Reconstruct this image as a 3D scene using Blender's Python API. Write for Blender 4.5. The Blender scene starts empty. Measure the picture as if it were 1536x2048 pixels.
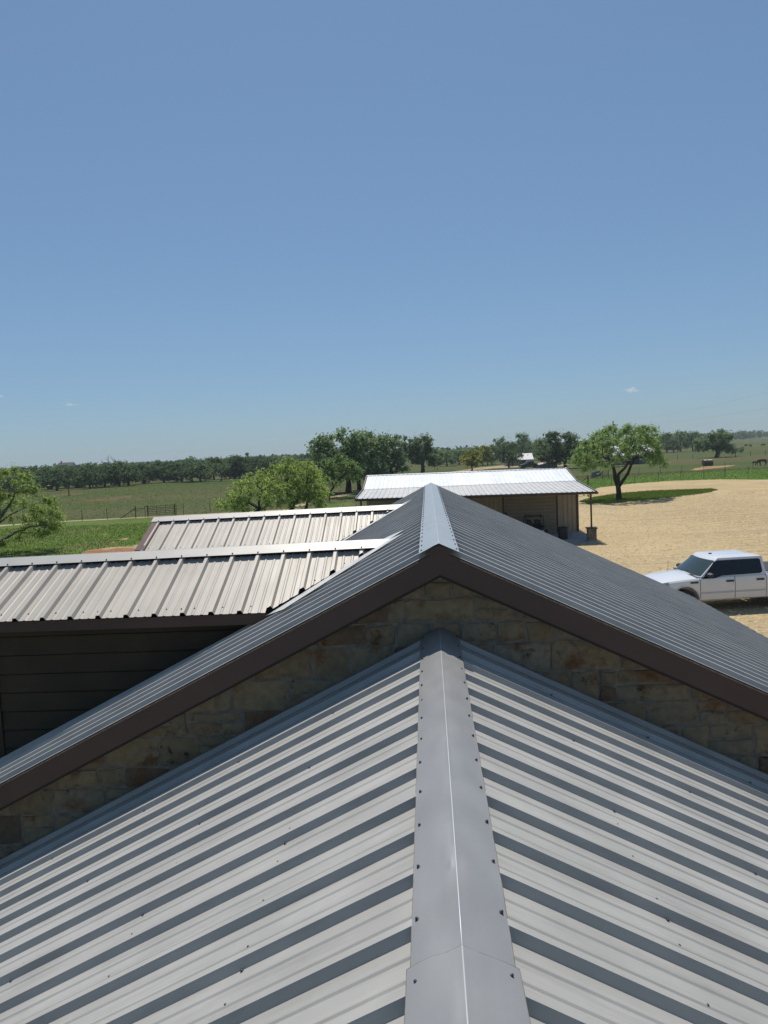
import bpy, bmesh, math, random
import numpy as np
from mathutils import Vector, Matrix, noise as mnoise

random.seed(7); rng = np.random.default_rng(7)
S = bpy.context.scene
COL = S.collection

# ------------------------------------------------------------------ camera
CAM = np.array([-0.0444, 0.0, 6.0341])
RGT = np.array([0.99707961, 0.05982571, -0.04746715])
UPV = np.array([0.04223126, 0.085935, 0.99540529])
FWD = np.array([-0.06362992, 0.99450292, -0.08315752])
FPX = 1421.0
cd = bpy.data.cameras.new('camera'); cam = bpy.data.objects.new('camera', cd); COL.objects.link(cam)
cam.matrix_world = Matrix(((RGT[0], UPV[0], -FWD[0], CAM[0]), (RGT[1], UPV[1], -FWD[1], CAM[1]),
                           (RGT[2], UPV[2], -FWD[2], CAM[2]), (0, 0, 0, 1)))
cd.sensor_fit = 'HORIZONTAL'; cd.sensor_width = 36.0; cd.lens = 36.0 * FPX / 1536.0
cd.clip_start = 0.1; cd.clip_end = 30000
S.camera = cam

# ------------------------------------------------------------------ light
SUN = np.array([-0.06, 0.475, 1.0]); SUN /= np.linalg.norm(SUN)
elev = math.asin(SUN[2]); azim = math.atan2(SUN[0], SUN[1])
w = bpy.data.worlds.new('World'); S.world = w; w.use_nodes = True
nt = w.node_tree; bg = nt.nodes['Background']
sky = nt.nodes.new('ShaderNodeTexSky'); sky.sky_type = 'NISHITA'; sky.sun_disc = False
sky.sun_elevation = elev; sky.sun_rotation = azim
sky.altitude = 300; sky.air_density = 1.0; sky.dust_density = 0.6; sky.ozone_density = 2.2
# hazy midday sky: the same soft response over the whole dome
def vmul(src, c):
    n = nt.nodes.new('ShaderNodeMix'); n.data_type = 'RGBA'; n.blend_type = 'MULTIPLY'; n.inputs[0].default_value = 1.0
    nt.links.new(src, n.inputs[6]); n.inputs[7].default_value = (*c, 1); return n.outputs[2]
gm = nt.nodes.new('ShaderNodeGamma'); gm.inputs[1].default_value = 0.6
nt.links.new(vmul(sky.outputs[0], (0.075, 0.075, 0.075)), gm.inputs[0])
nt.links.new(vmul(gm.outputs[0], (4.85, 6.58, 8.40)), bg.inputs[0]); bg.inputs[1].default_value = 0.10
sl = bpy.data.lights.new('sun', 'SUN'); sl.energy = 4.2; sl.angle = math.radians(0.55); sl.color = (1.0, 0.95, 0.88)
so = bpy.data.objects.new('sun', sl); COL.objects.link(so)
so.rotation_euler = Vector(SUN.tolist()).to_track_quat('Z', 'Y').to_euler(); so.location = (0, 0, 60)
S.view_settings.view_transform = 'Standard'; S.view_settings.look = 'None'
S.view_settings.gamma = 1; S.view_settings.exposure = 0.0
S.view_settings.use_curve_mapping = False
S.render.engine = 'CYCLES'
S.cycles.max_bounces = 10; S.cycles.diffuse_bounces = 7; S.cycles.transparent_max_bounces = 8; S.cycles.volume_bounces = 4
S.cycles.use_denoising = True

def ray(px, py):
    return FWD + (px - 768) / FPX * RGT - (py - 1024) / FPX * UPV
def P(px, py, Y):                       # point of the place seen at (px, py) at distance Y
    d = ray(px, py); return CAM + d * (Y - CAM[1]) / d[1]
def G(px, py, z=0.0):                   # ground point seen at (px, py)
    d = ray(px, py); return CAM + d * (z - CAM[2]) / d[2]

# ------------------------------------------------------------------ helpers
class MB:
    def __init__(s): s.v = []; s.f = []
    def add(s, v, f):
        b = len(s.v); s.v += [tuple(map(float, p)) for p in v]; s.f += [tuple(i + b for i in q) for q in f]; return s
    def box(s, lo, hi, rz=0, org=None):
        x0, y0, z0 = lo; x1, y1, z1 = hi
        v = [(x0,y0,z0),(x1,y0,z0),(x1,y1,z0),(x0,y1,z0),(x0,y0,z1),(x1,y0,z1),(x1,y1,z1),(x0,y1,z1)]
        if rz:
            o = org if org is not None else ((x0+x1)/2, (y0+y1)/2); c, sn = math.cos(rz), math.sin(rz)
            v = [(o[0]+(x-o[0])*c-(y-o[1])*sn, o[1]+(x-o[0])*sn+(y-o[1])*c, z) for x, y, z in v]
        return s.add(v, [(0,3,2,1),(4,5,6,7),(0,1,5,4),(1,2,6,5),(2,3,7,6),(3,0,4,7)])
    def tube(s, pts, rad, n=8, cap=True):
        pts = [Vector(p) for p in pts]; m = len(pts)
        if not hasattr(rad, '__len__'): rad = [rad] * m
        rings = []
        up = Vector((0.13, 0.31, 1))
        for i in range(m):
            t = (pts[min(i+1, m-1)] - pts[max(i-1, 0)])
            if t.length < 1e-9: t = Vector((0, 0, 1))
            t.normalize(); a = t.cross(up)
            if a.length < 0.05: a = t.cross(Vector((1, 0.2, 0)))
            a.normalize(); b = t.cross(a)
            rings.append([pts[i] + (a*math.cos(k*2*math.pi/n) + b*math.sin(k*2*math.pi/n)) * rad[i] for k in range(n)])
        v = [p for r in rings for p in r]; f = []
        for i in range(m-1):
            for k in range(n):
                k2 = (k+1) % n; f.append((i*n+k, (i+1)*n+k, (i+1)*n+k2, i*n+k2))
        if cap: f.append(tuple(range(n))); f.append(tuple((m-1)*n+k for k in reversed(range(n))))
        return s.add(v, f)
    def prism(s, poly, axis, a, b):     # poly of 2D points; axis 'y': (x,z), 'z': (x,y), 'x': (y,z)
        n = len(poly)
        def mk(p, t):
            return (p[0], t, p[1]) if axis == 'y' else (p[0], p[1], t) if axis == 'z' else (t, p[0], p[1])
        v = [mk(p, a) for p in poly] + [mk(p, b) for p in poly]
        f = [tuple(range(n)), tuple(range(2*n-1, n-1, -1))] + [(i, n+i, n+(i+1) % n, (i+1) % n) for i in range(n)]
        return s.add(v, f)
    def lathe(s, prof, c, axis='y', n=24):   # prof [(r, t)]
        v = []; f = []; m = len(prof)
        for r, t in prof:
            for k in range(n):
                a = 2*math.pi*k/n
                v.append((c[0]+r*math.cos(a), c[1]+t, c[2]+r*math.sin(a)) if axis == 'y' else
                         (c[0]+r*math.cos(a), c[1]+r*math.sin(a), c[2]+t) if axis == 'z' else
                         (c[0]+t, c[1]+r*math.cos(a), c[2]+r*math.sin(a)))
        for i in range(m-1):
            for k in range(n):
                f.append((i*n+k, i*n+(k+1) % n, (i+1)*n+(k+1) % n, (i+1)*n+k))
        f.append(tuple(range(n))); f.append(tuple(range((m-1)*n, m*n)))
        return s.add(v, f)

ORG = {}
def mesh_from(name, v, f, mat, smooth=False, fixn=True):
    me = bpy.data.meshes.new(name); me.from_pydata(v, [], f)
    if fixn:
        bm = bmesh.new(); bm.from_mesh(me); bmesh.ops.recalc_face_normals(bm, faces=bm.faces); bm.to_mesh(me); bm.free()
    if smooth: me.polygons.foreach_set('use_smooth', [True] * len(me.polygons))
    if mat: me.materials.append(mat)
    me.update(); return me
def link(name, me, parent=None, loc=(0, 0, 0)):
    o = bpy.data.objects.new(name, me); COL.objects.link(o)
    if parent is not None:
        o.parent = parent; ORG[o] = ORG[parent]
        o.location = loc
    else:
        o.location = loc; ORG[o] = np.array(loc, float)
    return o
def build(mb, name, mat, parent=None, smooth=False, base=None, fixn=True, sharp=None):
    """world-space mesh, stored relative to its thing's base"""
    org = ORG[parent] if parent is not None else np.array(base if base is not None else (0, 0, 0), float)
    v = [(p[0]-org[0], p[1]-org[1], p[2]-org[2]) for p in mb.v]
    me = mesh_from(name, v, mb.f, mat, smooth, fixn)
    if sharp: me.set_sharp_from_angle(angle=math.radians(sharp))
    return link(name, me, parent, (0, 0, 0) if parent is not None else tuple(org))
def tag(o, label, cat, group=None):
    o['label'] = label; o['category'] = cat
    if group: o['group'] = group
    return o
def thing(name, label, cat, base, group=None):
    o = bpy.data.objects.new(name, None); COL.objects.link(o); o.location = base; ORG[o] = np.array(base, float)
    o.empty_display_size = 0.3
    return tag(o, label, cat, group)
def kind(o, k): o['kind'] = k; return o

# ------------------------------------------------------------------ materials
def mat(name, col, rough=0.6, metal=0.0, spec=0.5, var=0.0, nscale=3.0, bump=0.0, bscale=20.0, objvar=0.0, col2=None, c2amt=0.5, c2scale=1.0, coat=0.0, detail=6, streak=None, streak_amt=0.3):
    m = bpy.data.materials.new(name); m.use_nodes = True; t = m.node_tree; b = t.nodes['Principled BSDF']
    b.inputs['Roughness'].default_value = rough; b.inputs['Metallic'].default_value = metal
    b.inputs['Specular IOR Level'].default_value = spec; b.inputs['Coat Weight'].default_value = coat
    b.inputs['Base Color'].default_value = (*col, 1)
    tc = t.nodes.new('ShaderNodeNewGeometry')
    cur = None
    def mix(a, bcol, fac, mode='MIX'):
        n = t.nodes.new('ShaderNodeMix'); n.data_type = 'RGBA'; n.blend_type = mode
        if hasattr(a, 'default_value') or hasattr(a, 'links'): t.links.new(a, n.inputs[6])
        else: n.inputs[6].default_value = (*a, 1)
        if hasattr(bcol, 'links'): t.links.new(bcol, n.inputs[7])
        else: n.inputs[7].default_value = (*bcol, 1)
        if hasattr(fac, 'links'): t.links.new(fac, n.inputs[0])
        else: n.inputs[0].default_value = fac
        return n.outputs[2]
    def noise(scale, lo=0.35, hi=0.65, det=detail):
        n = t.nodes.new('ShaderNodeTexNoise'); n.inputs['Scale'].default_value = scale; n.inputs['Detail'].default_value = det
        t.links.new(tc.outputs['Position'], n.inputs['Vector'])
        r = t.nodes.new('ShaderNodeMapRange'); r.inputs[1].default_value = lo; r.inputs[2].default_value = hi
        t.links.new(n.outputs[0], r.inputs[0]); return r.outputs[0]
    cur = col
    if col2 is not None:
        f = noise(c2scale, 0.5 - 0.12, 0.5 + 0.12)
        g = t.nodes.new('ShaderNodeMath'); g.operation = 'MULTIPLY'; g.inputs[1].default_value = c2amt; t.links.new(f, g.inputs[0])
        cur = mix(cur, col2, g.outputs[0])
    if streak is not None:                # dust and run-off streaks along the slope
        mp = t.nodes.new('ShaderNodeMapping'); mp.inputs['Scale'].default_value = streak; t.links.new(tc.outputs['Position'], mp.inputs['Vector'])
        n = t.nodes.new('ShaderNodeTexNoise'); n.inputs['Scale'].default_value = 1.0; n.inputs['Detail'].default_value = 8; n.inputs['Roughness'].default_value = 0.7
        t.links.new(mp.outputs[0], n.inputs['Vector']); r = t.nodes.new('ShaderNodeMapRange'); r.inputs[1].default_value = 0.47; r.inputs[2].default_value = 0.72; r.inputs[4].default_value = streak_amt
        t.links.new(n.outputs[0], r.inputs[0]); cur = mix(cur, tuple(c_*0.55 for c_ in col), r.outputs[0])
        rr = t.nodes.new('ShaderNodeMapRange'); rr.inputs[3].default_value = rough-0.06; rr.inputs[4].default_value = rough+0.14; t.links.new(n.outputs[0], rr.inputs[0]); t.links.new(rr.outputs[0], b.inputs['Roughness'])
    if var > 0:
        f = noise(nscale)
        r = t.nodes.new('ShaderNodeMapRange'); r.inputs[3].default_value = 1 - var; r.inputs[4].default_value = 1 + var
        t.links.new(f, r.inputs[0])
        cb = t.nodes.new('ShaderNodeCombineColor'); [t.links.new(r.outputs[0], cb.inputs[i]) for i in range(3)]
        cur = mix(cur, cb.outputs[0], 1.0, 'MULTIPLY')
    if objvar > 0:
        oi = t.nodes.new('ShaderNodeObjectInfo')
        r = t.nodes.new('ShaderNodeMapRange'); r.inputs[3].default_value = 1 - objvar; r.inputs[4].default_value = 1 + objvar
        t.links.new(oi.outputs['Random'], r.inputs[0])
        cb = t.nodes.new('ShaderNodeCombineColor'); [t.links.new(r.outputs[0], cb.inputs[i]) for i in range(3)]
        cur = mix(cur, cb.outputs[0], 1.0, 'MULTIPLY')
    if cur is not col: t.links.new(cur, b.inputs['Base Color'])
    if bump > 0:
        n = t.nodes.new('ShaderNodeTexNoise'); n.inputs['Scale'].default_value = bscale; n.inputs['Detail'].default_value = 4
        t.links.new(tc.outputs['Position'], n.inputs['Vector'])
        bp = t.nodes.new('ShaderNodeBump'); bp.inputs['Strength'].default_value = 1.0; bp.inputs['Distance'].default_value = bump
        t.links.new(n.outputs[0], bp.inputs['Height']); t.links.new(bp.outputs[0], b.inputs['Normal'])
    m['mixer'] = 0
    return m

M = {}
M['panel'] = mat('ash_grey_panel', (0.405, 0.392, 0.358), 0.5, 0.1, 0.42, var=0.08, nscale=2.3, streak=(1.3, 16, 1.3), streak_amt=0.45, bump=0.0009, bscale=1.8, objvar=0.03)
M['wing_panel'] = mat('warm_wing_panel', (0.415, 0.382, 0.328), 0.5, 0.1, 0.42, var=0.06, nscale=1.6, bump=0.0009, bscale=1.8, objvar=0.03, streak=(14, 1.3, 1.3), streak_amt=0.10)  # warmer base tone than the panels of the other roofs
M['cap'] = mat('ridge_cap_metal', (0.315, 0.312, 0.305), 0.36, 0.2, 0.45, var=0.06, nscale=4.5, bump=0.0014, bscale=5, col2=(0.30, 0.297, 0.285), c2scale=9, streak=(7, 2.2, 3), streak_amt=0.14)
M['fold'] = mat('fold_highlight', (0.55, 0.56, 0.56), 0.45, 0.2, 0.5)  # pale colour carries the sun's highlight along the bend
M['main_cap'] = mat('sky_tinted_cap', (0.40, 0.42, 0.425), 0.32, 0.15, 0.6, var=0.06, nscale=4, bump=0.0012, bscale=5)  # blue-grey base colour stands in for the sky's grazing reflection
M['wing_cap'] = mat('pale_cap_metal', (0.43, 0.412, 0.375), 0.48, 0.1, 0.45, var=0.05, nscale=3, bump=0.001, bscale=3)
M['flash'] = mat('white_flashing', (0.62, 0.62, 0.60), 0.4, 0.1, 0.5, var=0.04)
M['edge'] = mat('weathered_edge_and_lap_shade', (0.20, 0.16, 0.12), 0.7, var=0.3, nscale=30)  # brown hems and drip edge, also the painted contact shadow at the cap lap
M['brown'] = mat('dark_brown_trim', (0.070, 0.041, 0.035), 0.46, 0.0, 0.4, var=0.10, nscale=2.0, bump=0.0006, bscale=6)
M['black'] = mat('dark_closure_foam', (0.012, 0.012, 0.014), 0.9)
M['deck'] = mat('roof_underlay', (0.03, 0.03, 0.032), 0.9)
M['screw'] = mat('grey_screw', (0.06, 0.06, 0.06), 0.45, 0.5)
M['mortar'] = mat('lime_mortar', (0.235, 0.21, 0.17), 0.95, var=0.25, nscale=9, bump=0.01, bscale=30)
M['siding'] = mat('dark_siding', (0.05, 0.037, 0.024), 0.6, 0.0, 0.2, var=0.12, nscale=3)
M['shed_wall'] = mat('tan_wall_panel', (0.36, 0.29, 0.19), 0.5, var=0.06, nscale=2, objvar=0.02)
M['shed_roof_white'] = mat('galvanised_roof', (0.80, 0.81, 0.81), 0.4, 0.05, 0.5, var=0.05, nscale=1.5, objvar=0.04)
M['shed_roof_grey'] = mat('porch_roof_grey', (0.55, 0.535, 0.505), 0.45, 0.1, 0.4, var=0.08, nscale=1.5, objvar=0.04)
M['door_tan'] = mat('roller_door_tan', (0.27, 0.225, 0.16), 0.6, var=0.05)
M['concrete'] = mat('concrete', (0.36, 0.34, 0.31), 0.9, var=0.15, nscale=1.2, bump=0.004, bscale=30)
M['stone_plain'] = mat('pier_stone', (0.27, 0.21, 0.13), 0.9, var=0.3, nscale=5, bump=0.02, bscale=12, objvar=0.25, col2=(0.18, 0.15, 0.12), c2scale=4)
M['rust'] = mat('rust_brown_pipe', (0.10, 0.045, 0.03), 0.6, var=0.2, nscale=8)
M['dark'] = mat('dark_plastic', (0.018, 0.018, 0.019), 0.55, var=0.2, nscale=8)
M['darkmetal'] = mat('dark_steel', (0.035, 0.034, 0.033), 0.5, 0.3, var=0.2, nscale=4)
M['white_paint'] = mat('white_car_paint', (0.72, 0.73, 0.74), 0.25, 0.0, 0.5, coat=0.7, var=0.03, nscale=2)
M['navy_paint'] = mat('dark_car_paint', (0.02, 0.024, 0.035), 0.3, 0.0, 0.5, coat=0.5)
M['glass'] = mat('tinted_glass', (0.008, 0.010, 0.012), 0.06, 0.0, 0.5)
M['wind_glass'] = mat('windshield_glass', (0.035, 0.055, 0.055), 0.05, 0.0, 0.6)
M['chrome'] = mat('chrome', (0.55, 0.55, 0.56), 0.15, 1.0)
M['rim'] = mat('alloy', (0.5, 0.5, 0.5), 0.3, 0.9)
M['tyre'] = mat('rubber', (0.02, 0.02, 0.02), 0.85)
M['amber'] = mat('amber_lens', (0.5, 0.18, 0.05), 0.2)
M['lens'] = mat('clear_lens', (0.45, 0.44, 0.40), 0.15, 0.4)
M['bark_dark'] = mat('dark_bark', (0.032, 0.026, 0.022), 0.95, var=0.3, nscale=6, bump=0.04, bscale=9)
M['bark_grey'] = mat('grey_bark', (0.10, 0.09, 0.078), 0.95, var=0.3, nscale=6)
M['post'] = mat('fence_steel', (0.055, 0.06, 0.05), 0.7, var=0.3)
M['wood'] = mat('weathered_wood', (0.10, 0.08, 0.06), 0.9, var=0.3, nscale=8)
M['wire'] = mat('fence_wire', (0.12, 0.12, 0.115), 0.6)
M['hide_brown'] = mat('brown_hide', (0.085, 0.032, 0.018), 0.7, var=0.2, nscale=4)
M['hide_dark'] = mat('dark_hide', (0.03, 0.022, 0.018), 0.7, var=0.2, nscale=4)
M['hide_black'] = mat('black_hide', (0.008, 0.008, 0.009), 0.75)
M['hay'] = mat('hay', (0.085, 0.062, 0.04), 0.95, var=0.35, nscale=5, bump=0.05, bscale=12)
M['netwrap'] = mat('pale_net_wrap', (0.50, 0.46, 0.36), 0.9, var=0.2, nscale=6)
M['barnwhite'] = mat('white_barn_roof', (0.50, 0.50, 0.49), 0.5, var=0.05)
M['barngrey'] = mat('blue_grey_wall', (0.10, 0.115, 0.14), 0.7, var=0.08)
M['barnpale'] = mat('pale_grey_wall', (0.30, 0.31, 0.31), 0.7, var=0.08)
M['rusty_roof'] = mat('rusty_sheet_roof', (0.5, 0.42, 0.34), 0.6, col2=(0.32, 0.13, 0.06), c2amt=0.8, c2scale=0.8)

# stone: each stone its own tone, with rusty and dark stains
def stone_mat():
    m = bpy.data.materials.new('fieldstone'); m.use_nodes = True; t = m.node_tree; b = t.nodes['Principled BSDF']
    b.inputs['Roughness'].default_value = 0.92
    oi = t.nodes.new('ShaderNodeObjectInfo'); cr = t.nodes.new('ShaderNodeValToRGB')
    e = cr.color_ramp.elements; cr.color_ramp.interpolation = 'CONSTANT'
    cols = [(0.0, (0.275, 0.215, 0.128)), (0.22, (0.315, 0.252, 0.155)), (0.45, (0.25, 0.20, 0.125)), (0.6, (0.285, 0.238, 0.162)), (0.90, (0.20, 0.135, 0.085)), (0.95, (0.15, 0.115, 0.085)), (0.97, (0.30, 0.27, 0.20))]
    e[0].position = 0; e[0].color = (*cols[0][1], 1); e[1].position = cols[1][0]; e[1].color = (*cols[1][1], 1)
    for p, c in cols[2:]:
        q = e.new(p); q.color = (*c, 1)
    t.links.new(oi.outputs['Random'], cr.inputs[0])
    g = t.nodes.new('ShaderNodeNewGeometry')
    def nz(sc, lo, hi):
        n = t.nodes.new('ShaderNodeTexNoise'); n.inputs['Scale'].default_value = sc; n.inputs['Detail'].default_value = 7; n.inputs['Roughness'].default_value = 0.65
        t.links.new(g.outputs['Position'], n.inputs['Vector']); r = t.nodes.new('ShaderNodeMapRange')
        r.inputs[1].default_value = lo; r.inputs[2].default_value = hi; t.links.new(n.outputs[0], r.inputs[0]); return n, r.outputs[0]
    def mx(a, c, f, mode='MIX'):
        n = t.nodes.new('ShaderNodeMix'); n.data_type = 'RGBA'; n.blend_type = mode
        t.links.new(a, n.inputs[6]); n.inputs[7].default_value = (*c, 1)
        if hasattr(f, 'links'): t.links.new(f, n.inputs[0])
        else: n.inputs[0].default_value = f
        return n.outputs[2]
    _, a = nz(3.1, 0.54, 0.66); _, d = nz(5.3, 0.60, 0.70)
    n3, v = nz(14, 0.3, 0.7)
    c = mx(cr.outputs[0], (0.20, 0.10, 0.045), a); c = mx(c, (0.045, 0.035, 0.028), d)
    hs = t.nodes.new('ShaderNodeHueSaturation'); t.links.new(c, hs.inputs['Color'])
    r = t.nodes.new('ShaderNodeMapRange'); r.inputs[3].default_value = 0.75; r.inputs[4].default_value = 1.2; t.links.new(v, r.inputs[0]); t.links.new(r.outputs[0], hs.inputs['Value'])
    t.links.new(hs.outputs[0], b.inputs['Base Color'])
    bp = t.nodes.new('ShaderNodeBump'); bp.inputs['Distance'].default_value = 0.012; t.links.new(n3.outputs[0], bp.inputs['Height']); t.links.new(bp.outputs[0], b.inputs['Normal'])
    return m
M['stone'] = stone_mat()

def leaf_mat(name, c1, c2, c3, trans=0.35, tcol=None):
    m = bpy.data.materials.new(name); m.use_nodes = True; t = m.node_tree
    for n in list(t.nodes): t.nodes.remove(n)
    out = t.nodes.new('ShaderNodeOutputMaterial'); g = t.nodes.new('ShaderNodeNewGeometry')
    cr = t.nodes.new('ShaderNodeValToRGB'); e = cr.color_ramp.elements
    e[0].color = (*c1, 1); e[1].color = (*c3, 1); q = e.new(0.5); q.color = (*c2, 1)
    t.links.new(g.outputs['Random Per Island'], cr.inputs[0])
    oi = t.nodes.new('ShaderNodeObjectInfo'); mr = t.nodes.new('ShaderNodeMapRange'); mr.inputs[3].default_value = 0.82; mr.inputs[4].default_value = 1.18
    t.links.new(oi.outputs['Random'], mr.inputs[0]); hs = t.nodes.new('ShaderNodeHueSaturation'); t.links.new(mr.outputs[0], hs.inputs['Value']); t.links.new(cr.outputs[0], hs.inputs['Color'])
    d = t.nodes.new('ShaderNodeBsdfDiffuse'); tr = t.nodes.new('ShaderNodeBsdfTranslucent'); mx = t.nodes.new('ShaderNodeMixShader'); mx.inputs[0].default_value = trans
    h2 = t.nodes.new('ShaderNodeHueSaturation'); h2.inputs['Saturation'].default_value = 1.1; h2.inputs['Value'].default_value = 1.25; h2.inputs['Hue'].default_value = 0.485
    t.links.new(hs.outputs[0], d.inputs[0]); t.links.new(hs.outputs[0], h2.inputs['Color']); t.links.new(h2.outputs[0], tr.inputs[0])
    t.links.new(d.outputs[0], mx.inputs[1]); t.links.new(tr.outputs[0], mx.inputs[2]); t.links.new(mx.outputs[0], out.inputs[0])
    return m
L_OAK = leaf_mat('oak_leaf', (0.135, 0.195, 0.105), (0.17, 0.24, 0.125), (0.215, 0.285, 0.15), 0.52)
L_ROW = leaf_mat('row_leaf', (0.085, 0.128, 0.065), (0.108, 0.158, 0.078), (0.14, 0.19, 0.095), 0.45)
L_MESQ = leaf_mat('mesquite_leaf', (0.235, 0.33, 0.10), (0.29, 0.39, 0.125), (0.35, 0.45, 0.155), 0.6)
L_GREEN = leaf_mat('green_mesquite_leaf', (0.16, 0.25, 0.095), (0.20, 0.30, 0.115), (0.245, 0.34, 0.14), 0.56)
L_YEL = leaf_mat('yellowish_leaf', (0.21, 0.24, 0.065), (0.26, 0.285, 0.08), (0.31, 0.33, 0.10), 0.52)

def ground_mat(name, c_a, c_b, c_c, s1, s2, s3, bump=0.03, bsc=3.0, fine=0.3, fsc=6.0, stretch=(1, 1, 1), tracks=None):
    m = bpy.data.materials.new(name); m.use_nodes = True; t = m.node_tree; b = t.nodes['Principled BSDF']
    b.inputs['Roughness'].default_value = 1.0; b.inputs['Specular IOR Level'].default_value = 0.05
    g = t.nodes.new('ShaderNodeNewGeometry'); mp = t.nodes.new('ShaderNodeMapping'); mp.inputs['Scale'].default_value = stretch
    t.links.new(g.outputs['Position'], mp.inputs['Vector'])
    def nz(sc, lo, hi, det=6, src=mp.outputs[0]):
        n = t.nodes.new('ShaderNodeTexNoise'); n.inputs['Scale'].default_value = sc; n.inputs['Detail'].default_value = det; n.inputs['Roughness'].default_value = 0.62
        t.links.new(src, n.inputs['Vector']); r = t.nodes.new('ShaderNodeMapRange')
        r.inputs[1].default_value = lo; r.inputs[2].default_value = hi; t.links.new(n.outputs[0], r.inputs[0]); return n.outputs[0], r.outputs[0]
    def mx(a, c, f, mode='MIX'):
        n = t.nodes.new('ShaderNodeMix'); n.data_type = 'RGBA'; n.blend_type = mode
        if hasattr(a, 'links'): t.links.new(a, n.inputs[6])
        else: n.inputs[6].default_value = (*a, 1)
        if hasattr(c, 'links'): t.links.new(c, n.inputs[7])
        else: n.inputs[7].default_value = (*c, 1)
        t.links.new(f, n.inputs[0]); return n.outputs[2]
    _, f1 = nz(s1, 0.42, 0.58); _, f2 = nz(s2, 0.48, 0.66)
    c = mx(c_a, c_b, f1); c = mx(c, c_c, f2)
    h, f3 = nz(fsc, 0.3, 0.7, 8, g.outputs['Position'])
    hs = t.nodes.new('ShaderNodeHueSaturation'); t.links.new(c, hs.inputs['Color'])
    r = t.nodes.new('ShaderNodeMapRange'); r.inputs[3].default_value = 1 - fine; r.inputs[4].default_value = 1 + fine; t.links.new(f3, r.inputs[0]); t.links.new(r.outputs[0], hs.inputs['Value'])
    outc = hs.outputs[0]
    if tracks is not None:                # wheel tracks swinging round the turning circle
        sb = t.nodes.new('ShaderNodeVectorMath'); sb.operation = 'SUBTRACT'; sb.inputs[1].default_value = (tracks[0], tracks[1], 0); t.links.new(g.outputs['Position'], sb.inputs[0])
        sc_ = t.nodes.new('ShaderNodeVectorMath'); sc_.operation = 'MULTIPLY'; sc_.inputs[1].default_value = (0.62, 1.0, 0); t.links.new(sb.outputs[0], sc_.inputs[0])
        nw = t.nodes.new('ShaderNodeTexNoise'); nw.inputs['Scale'].default_value = 0.05; t.links.new(g.outputs['Position'], nw.inputs['Vector'])
        ln = t.nodes.new('ShaderNodeVectorMath'); ln.operation = 'LENGTH'; t.links.new(sc_.outputs[0], ln.inputs[0])
        ad = t.nodes.new('ShaderNodeMath'); ad.operation = 'MULTIPLY_ADD'; ad.inputs[1].default_value = 9.0; t.links.new(nw.outputs[0], ad.inputs[0]); t.links.new(ln.outputs['Value'], ad.inputs[2])
        n1 = t.nodes.new('ShaderNodeTexNoise'); n1.noise_dimensions = '1D'; n1.inputs['Scale'].default_value = 1.5; n1.inputs['Detail'].default_value = 5; n1.inputs['Roughness'].default_value = 0.7; t.links.new(ad.outputs[0], n1.inputs['W'])
        r1 = t.nodes.new('ShaderNodeMapRange'); r1.inputs[1].default_value = 0.46; r1.inputs[2].default_value = 0.60; t.links.new(n1.outputs[0], r1.inputs[0])
        _, mk = nz(0.06, 0.40, 0.62, 3, g.outputs['Position'])
        ml = t.nodes.new('ShaderNodeMath'); ml.operation = 'MULTIPLY'; t.links.new(r1.outputs[0], ml.inputs[0]); t.links.new(mk, ml.inputs[1])
        m2 = t.nodes.new('ShaderNodeMath'); m2.operation = 'MULTIPLY'; m2.inputs[1].default_value = 0.85; t.links.new(ml.outputs[0], m2.inputs[0])
        outc = mx(outc, tracks[2], m2.outputs[0])
    t.links.new(outc, b.inputs['Base Color'])
    hb, _ = nz(bsc, 0, 1, 8, g.outputs['Position'])
    bp = t.nodes.new('ShaderNodeBump'); bp.inputs['Distance'].default_value = bump; bp.inputs['Strength'].default_value = 0.8; t.links.new(hb, bp.inputs['Height']); t.links.new(bp.outputs[0], b.inputs['Normal'])
    return m
M['field'] = ground_mat('pasture', (0.078, 0.098, 0.034), (0.112, 0.102, 0.050), (0.060, 0.098, 0.026), 0.012, 0.030, 1, 0.10, 1.5, 0.20, 0.9, (0.35, 1.2, 1))
M['lawn'] = ground_mat('lawn_grass', (0.085, 0.140, 0.028), (0.105, 0.160, 0.036), (0.135, 0.148, 0.055), 0.07, 0.16, 1, 0.06, 5, 0.30, 2.5)
M['verge'] = ground_mat('bright_grass', (0.075, 0.155, 0.022), (0.095, 0.18, 0.028), (0.115, 0.15, 0.045), 0.06, 0.13, 1, 0.06, 5, 0.25, 2.5)
M['gravel'] = ground_mat('caliche_gravel', (0.46, 0.352, 0.192), (0.51, 0.392, 0.218), (0.42, 0.33, 0.195), 0.10, 0.35, 1, 0.055, 9, 0.32, 6.5, (1.0, 0.6, 1), (22, 79, (0.30, 0.215, 0.115)))
M['dirt'] = ground_mat('pale_dirt_road', (0.42, 0.34, 0.22), (0.36, 0.28, 0.17), (0.30, 0.22, 0.13), 0.2, 0.4, 1, 0.04, 4, 0.2, 4)
M['soil'] = ground_mat('bare_red_soil', (0.36, 0.24, 0.13), (0.28, 0.14, 0.07), (0.40, 0.31, 0.19), 0.3, 0.5, 1, 0.04, 4, 0.2, 3)
M['faded_soil'] = ground_mat('faded_red_soil', (0.150, 0.112, 0.058), (0.125, 0.105, 0.048), (0.165, 0.105, 0.058), 0.08, 0.2, 1, 0.04, 4, 0.2, 3)
M['hill'] = ground_mat('wooded_hill', (0.030, 0.050, 0.020), (0.045, 0.065, 0.028), (0.07, 0.085, 0.035), 0.02, 0.01, 1, 2.0, 0.1, 0.4, 0.15)
M['blade'] = leaf_mat('grass_blade', (0.085, 0.14, 0.026), (0.11, 0.17, 0.034), (0.17, 0.18, 0.07), 0.4)
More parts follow.
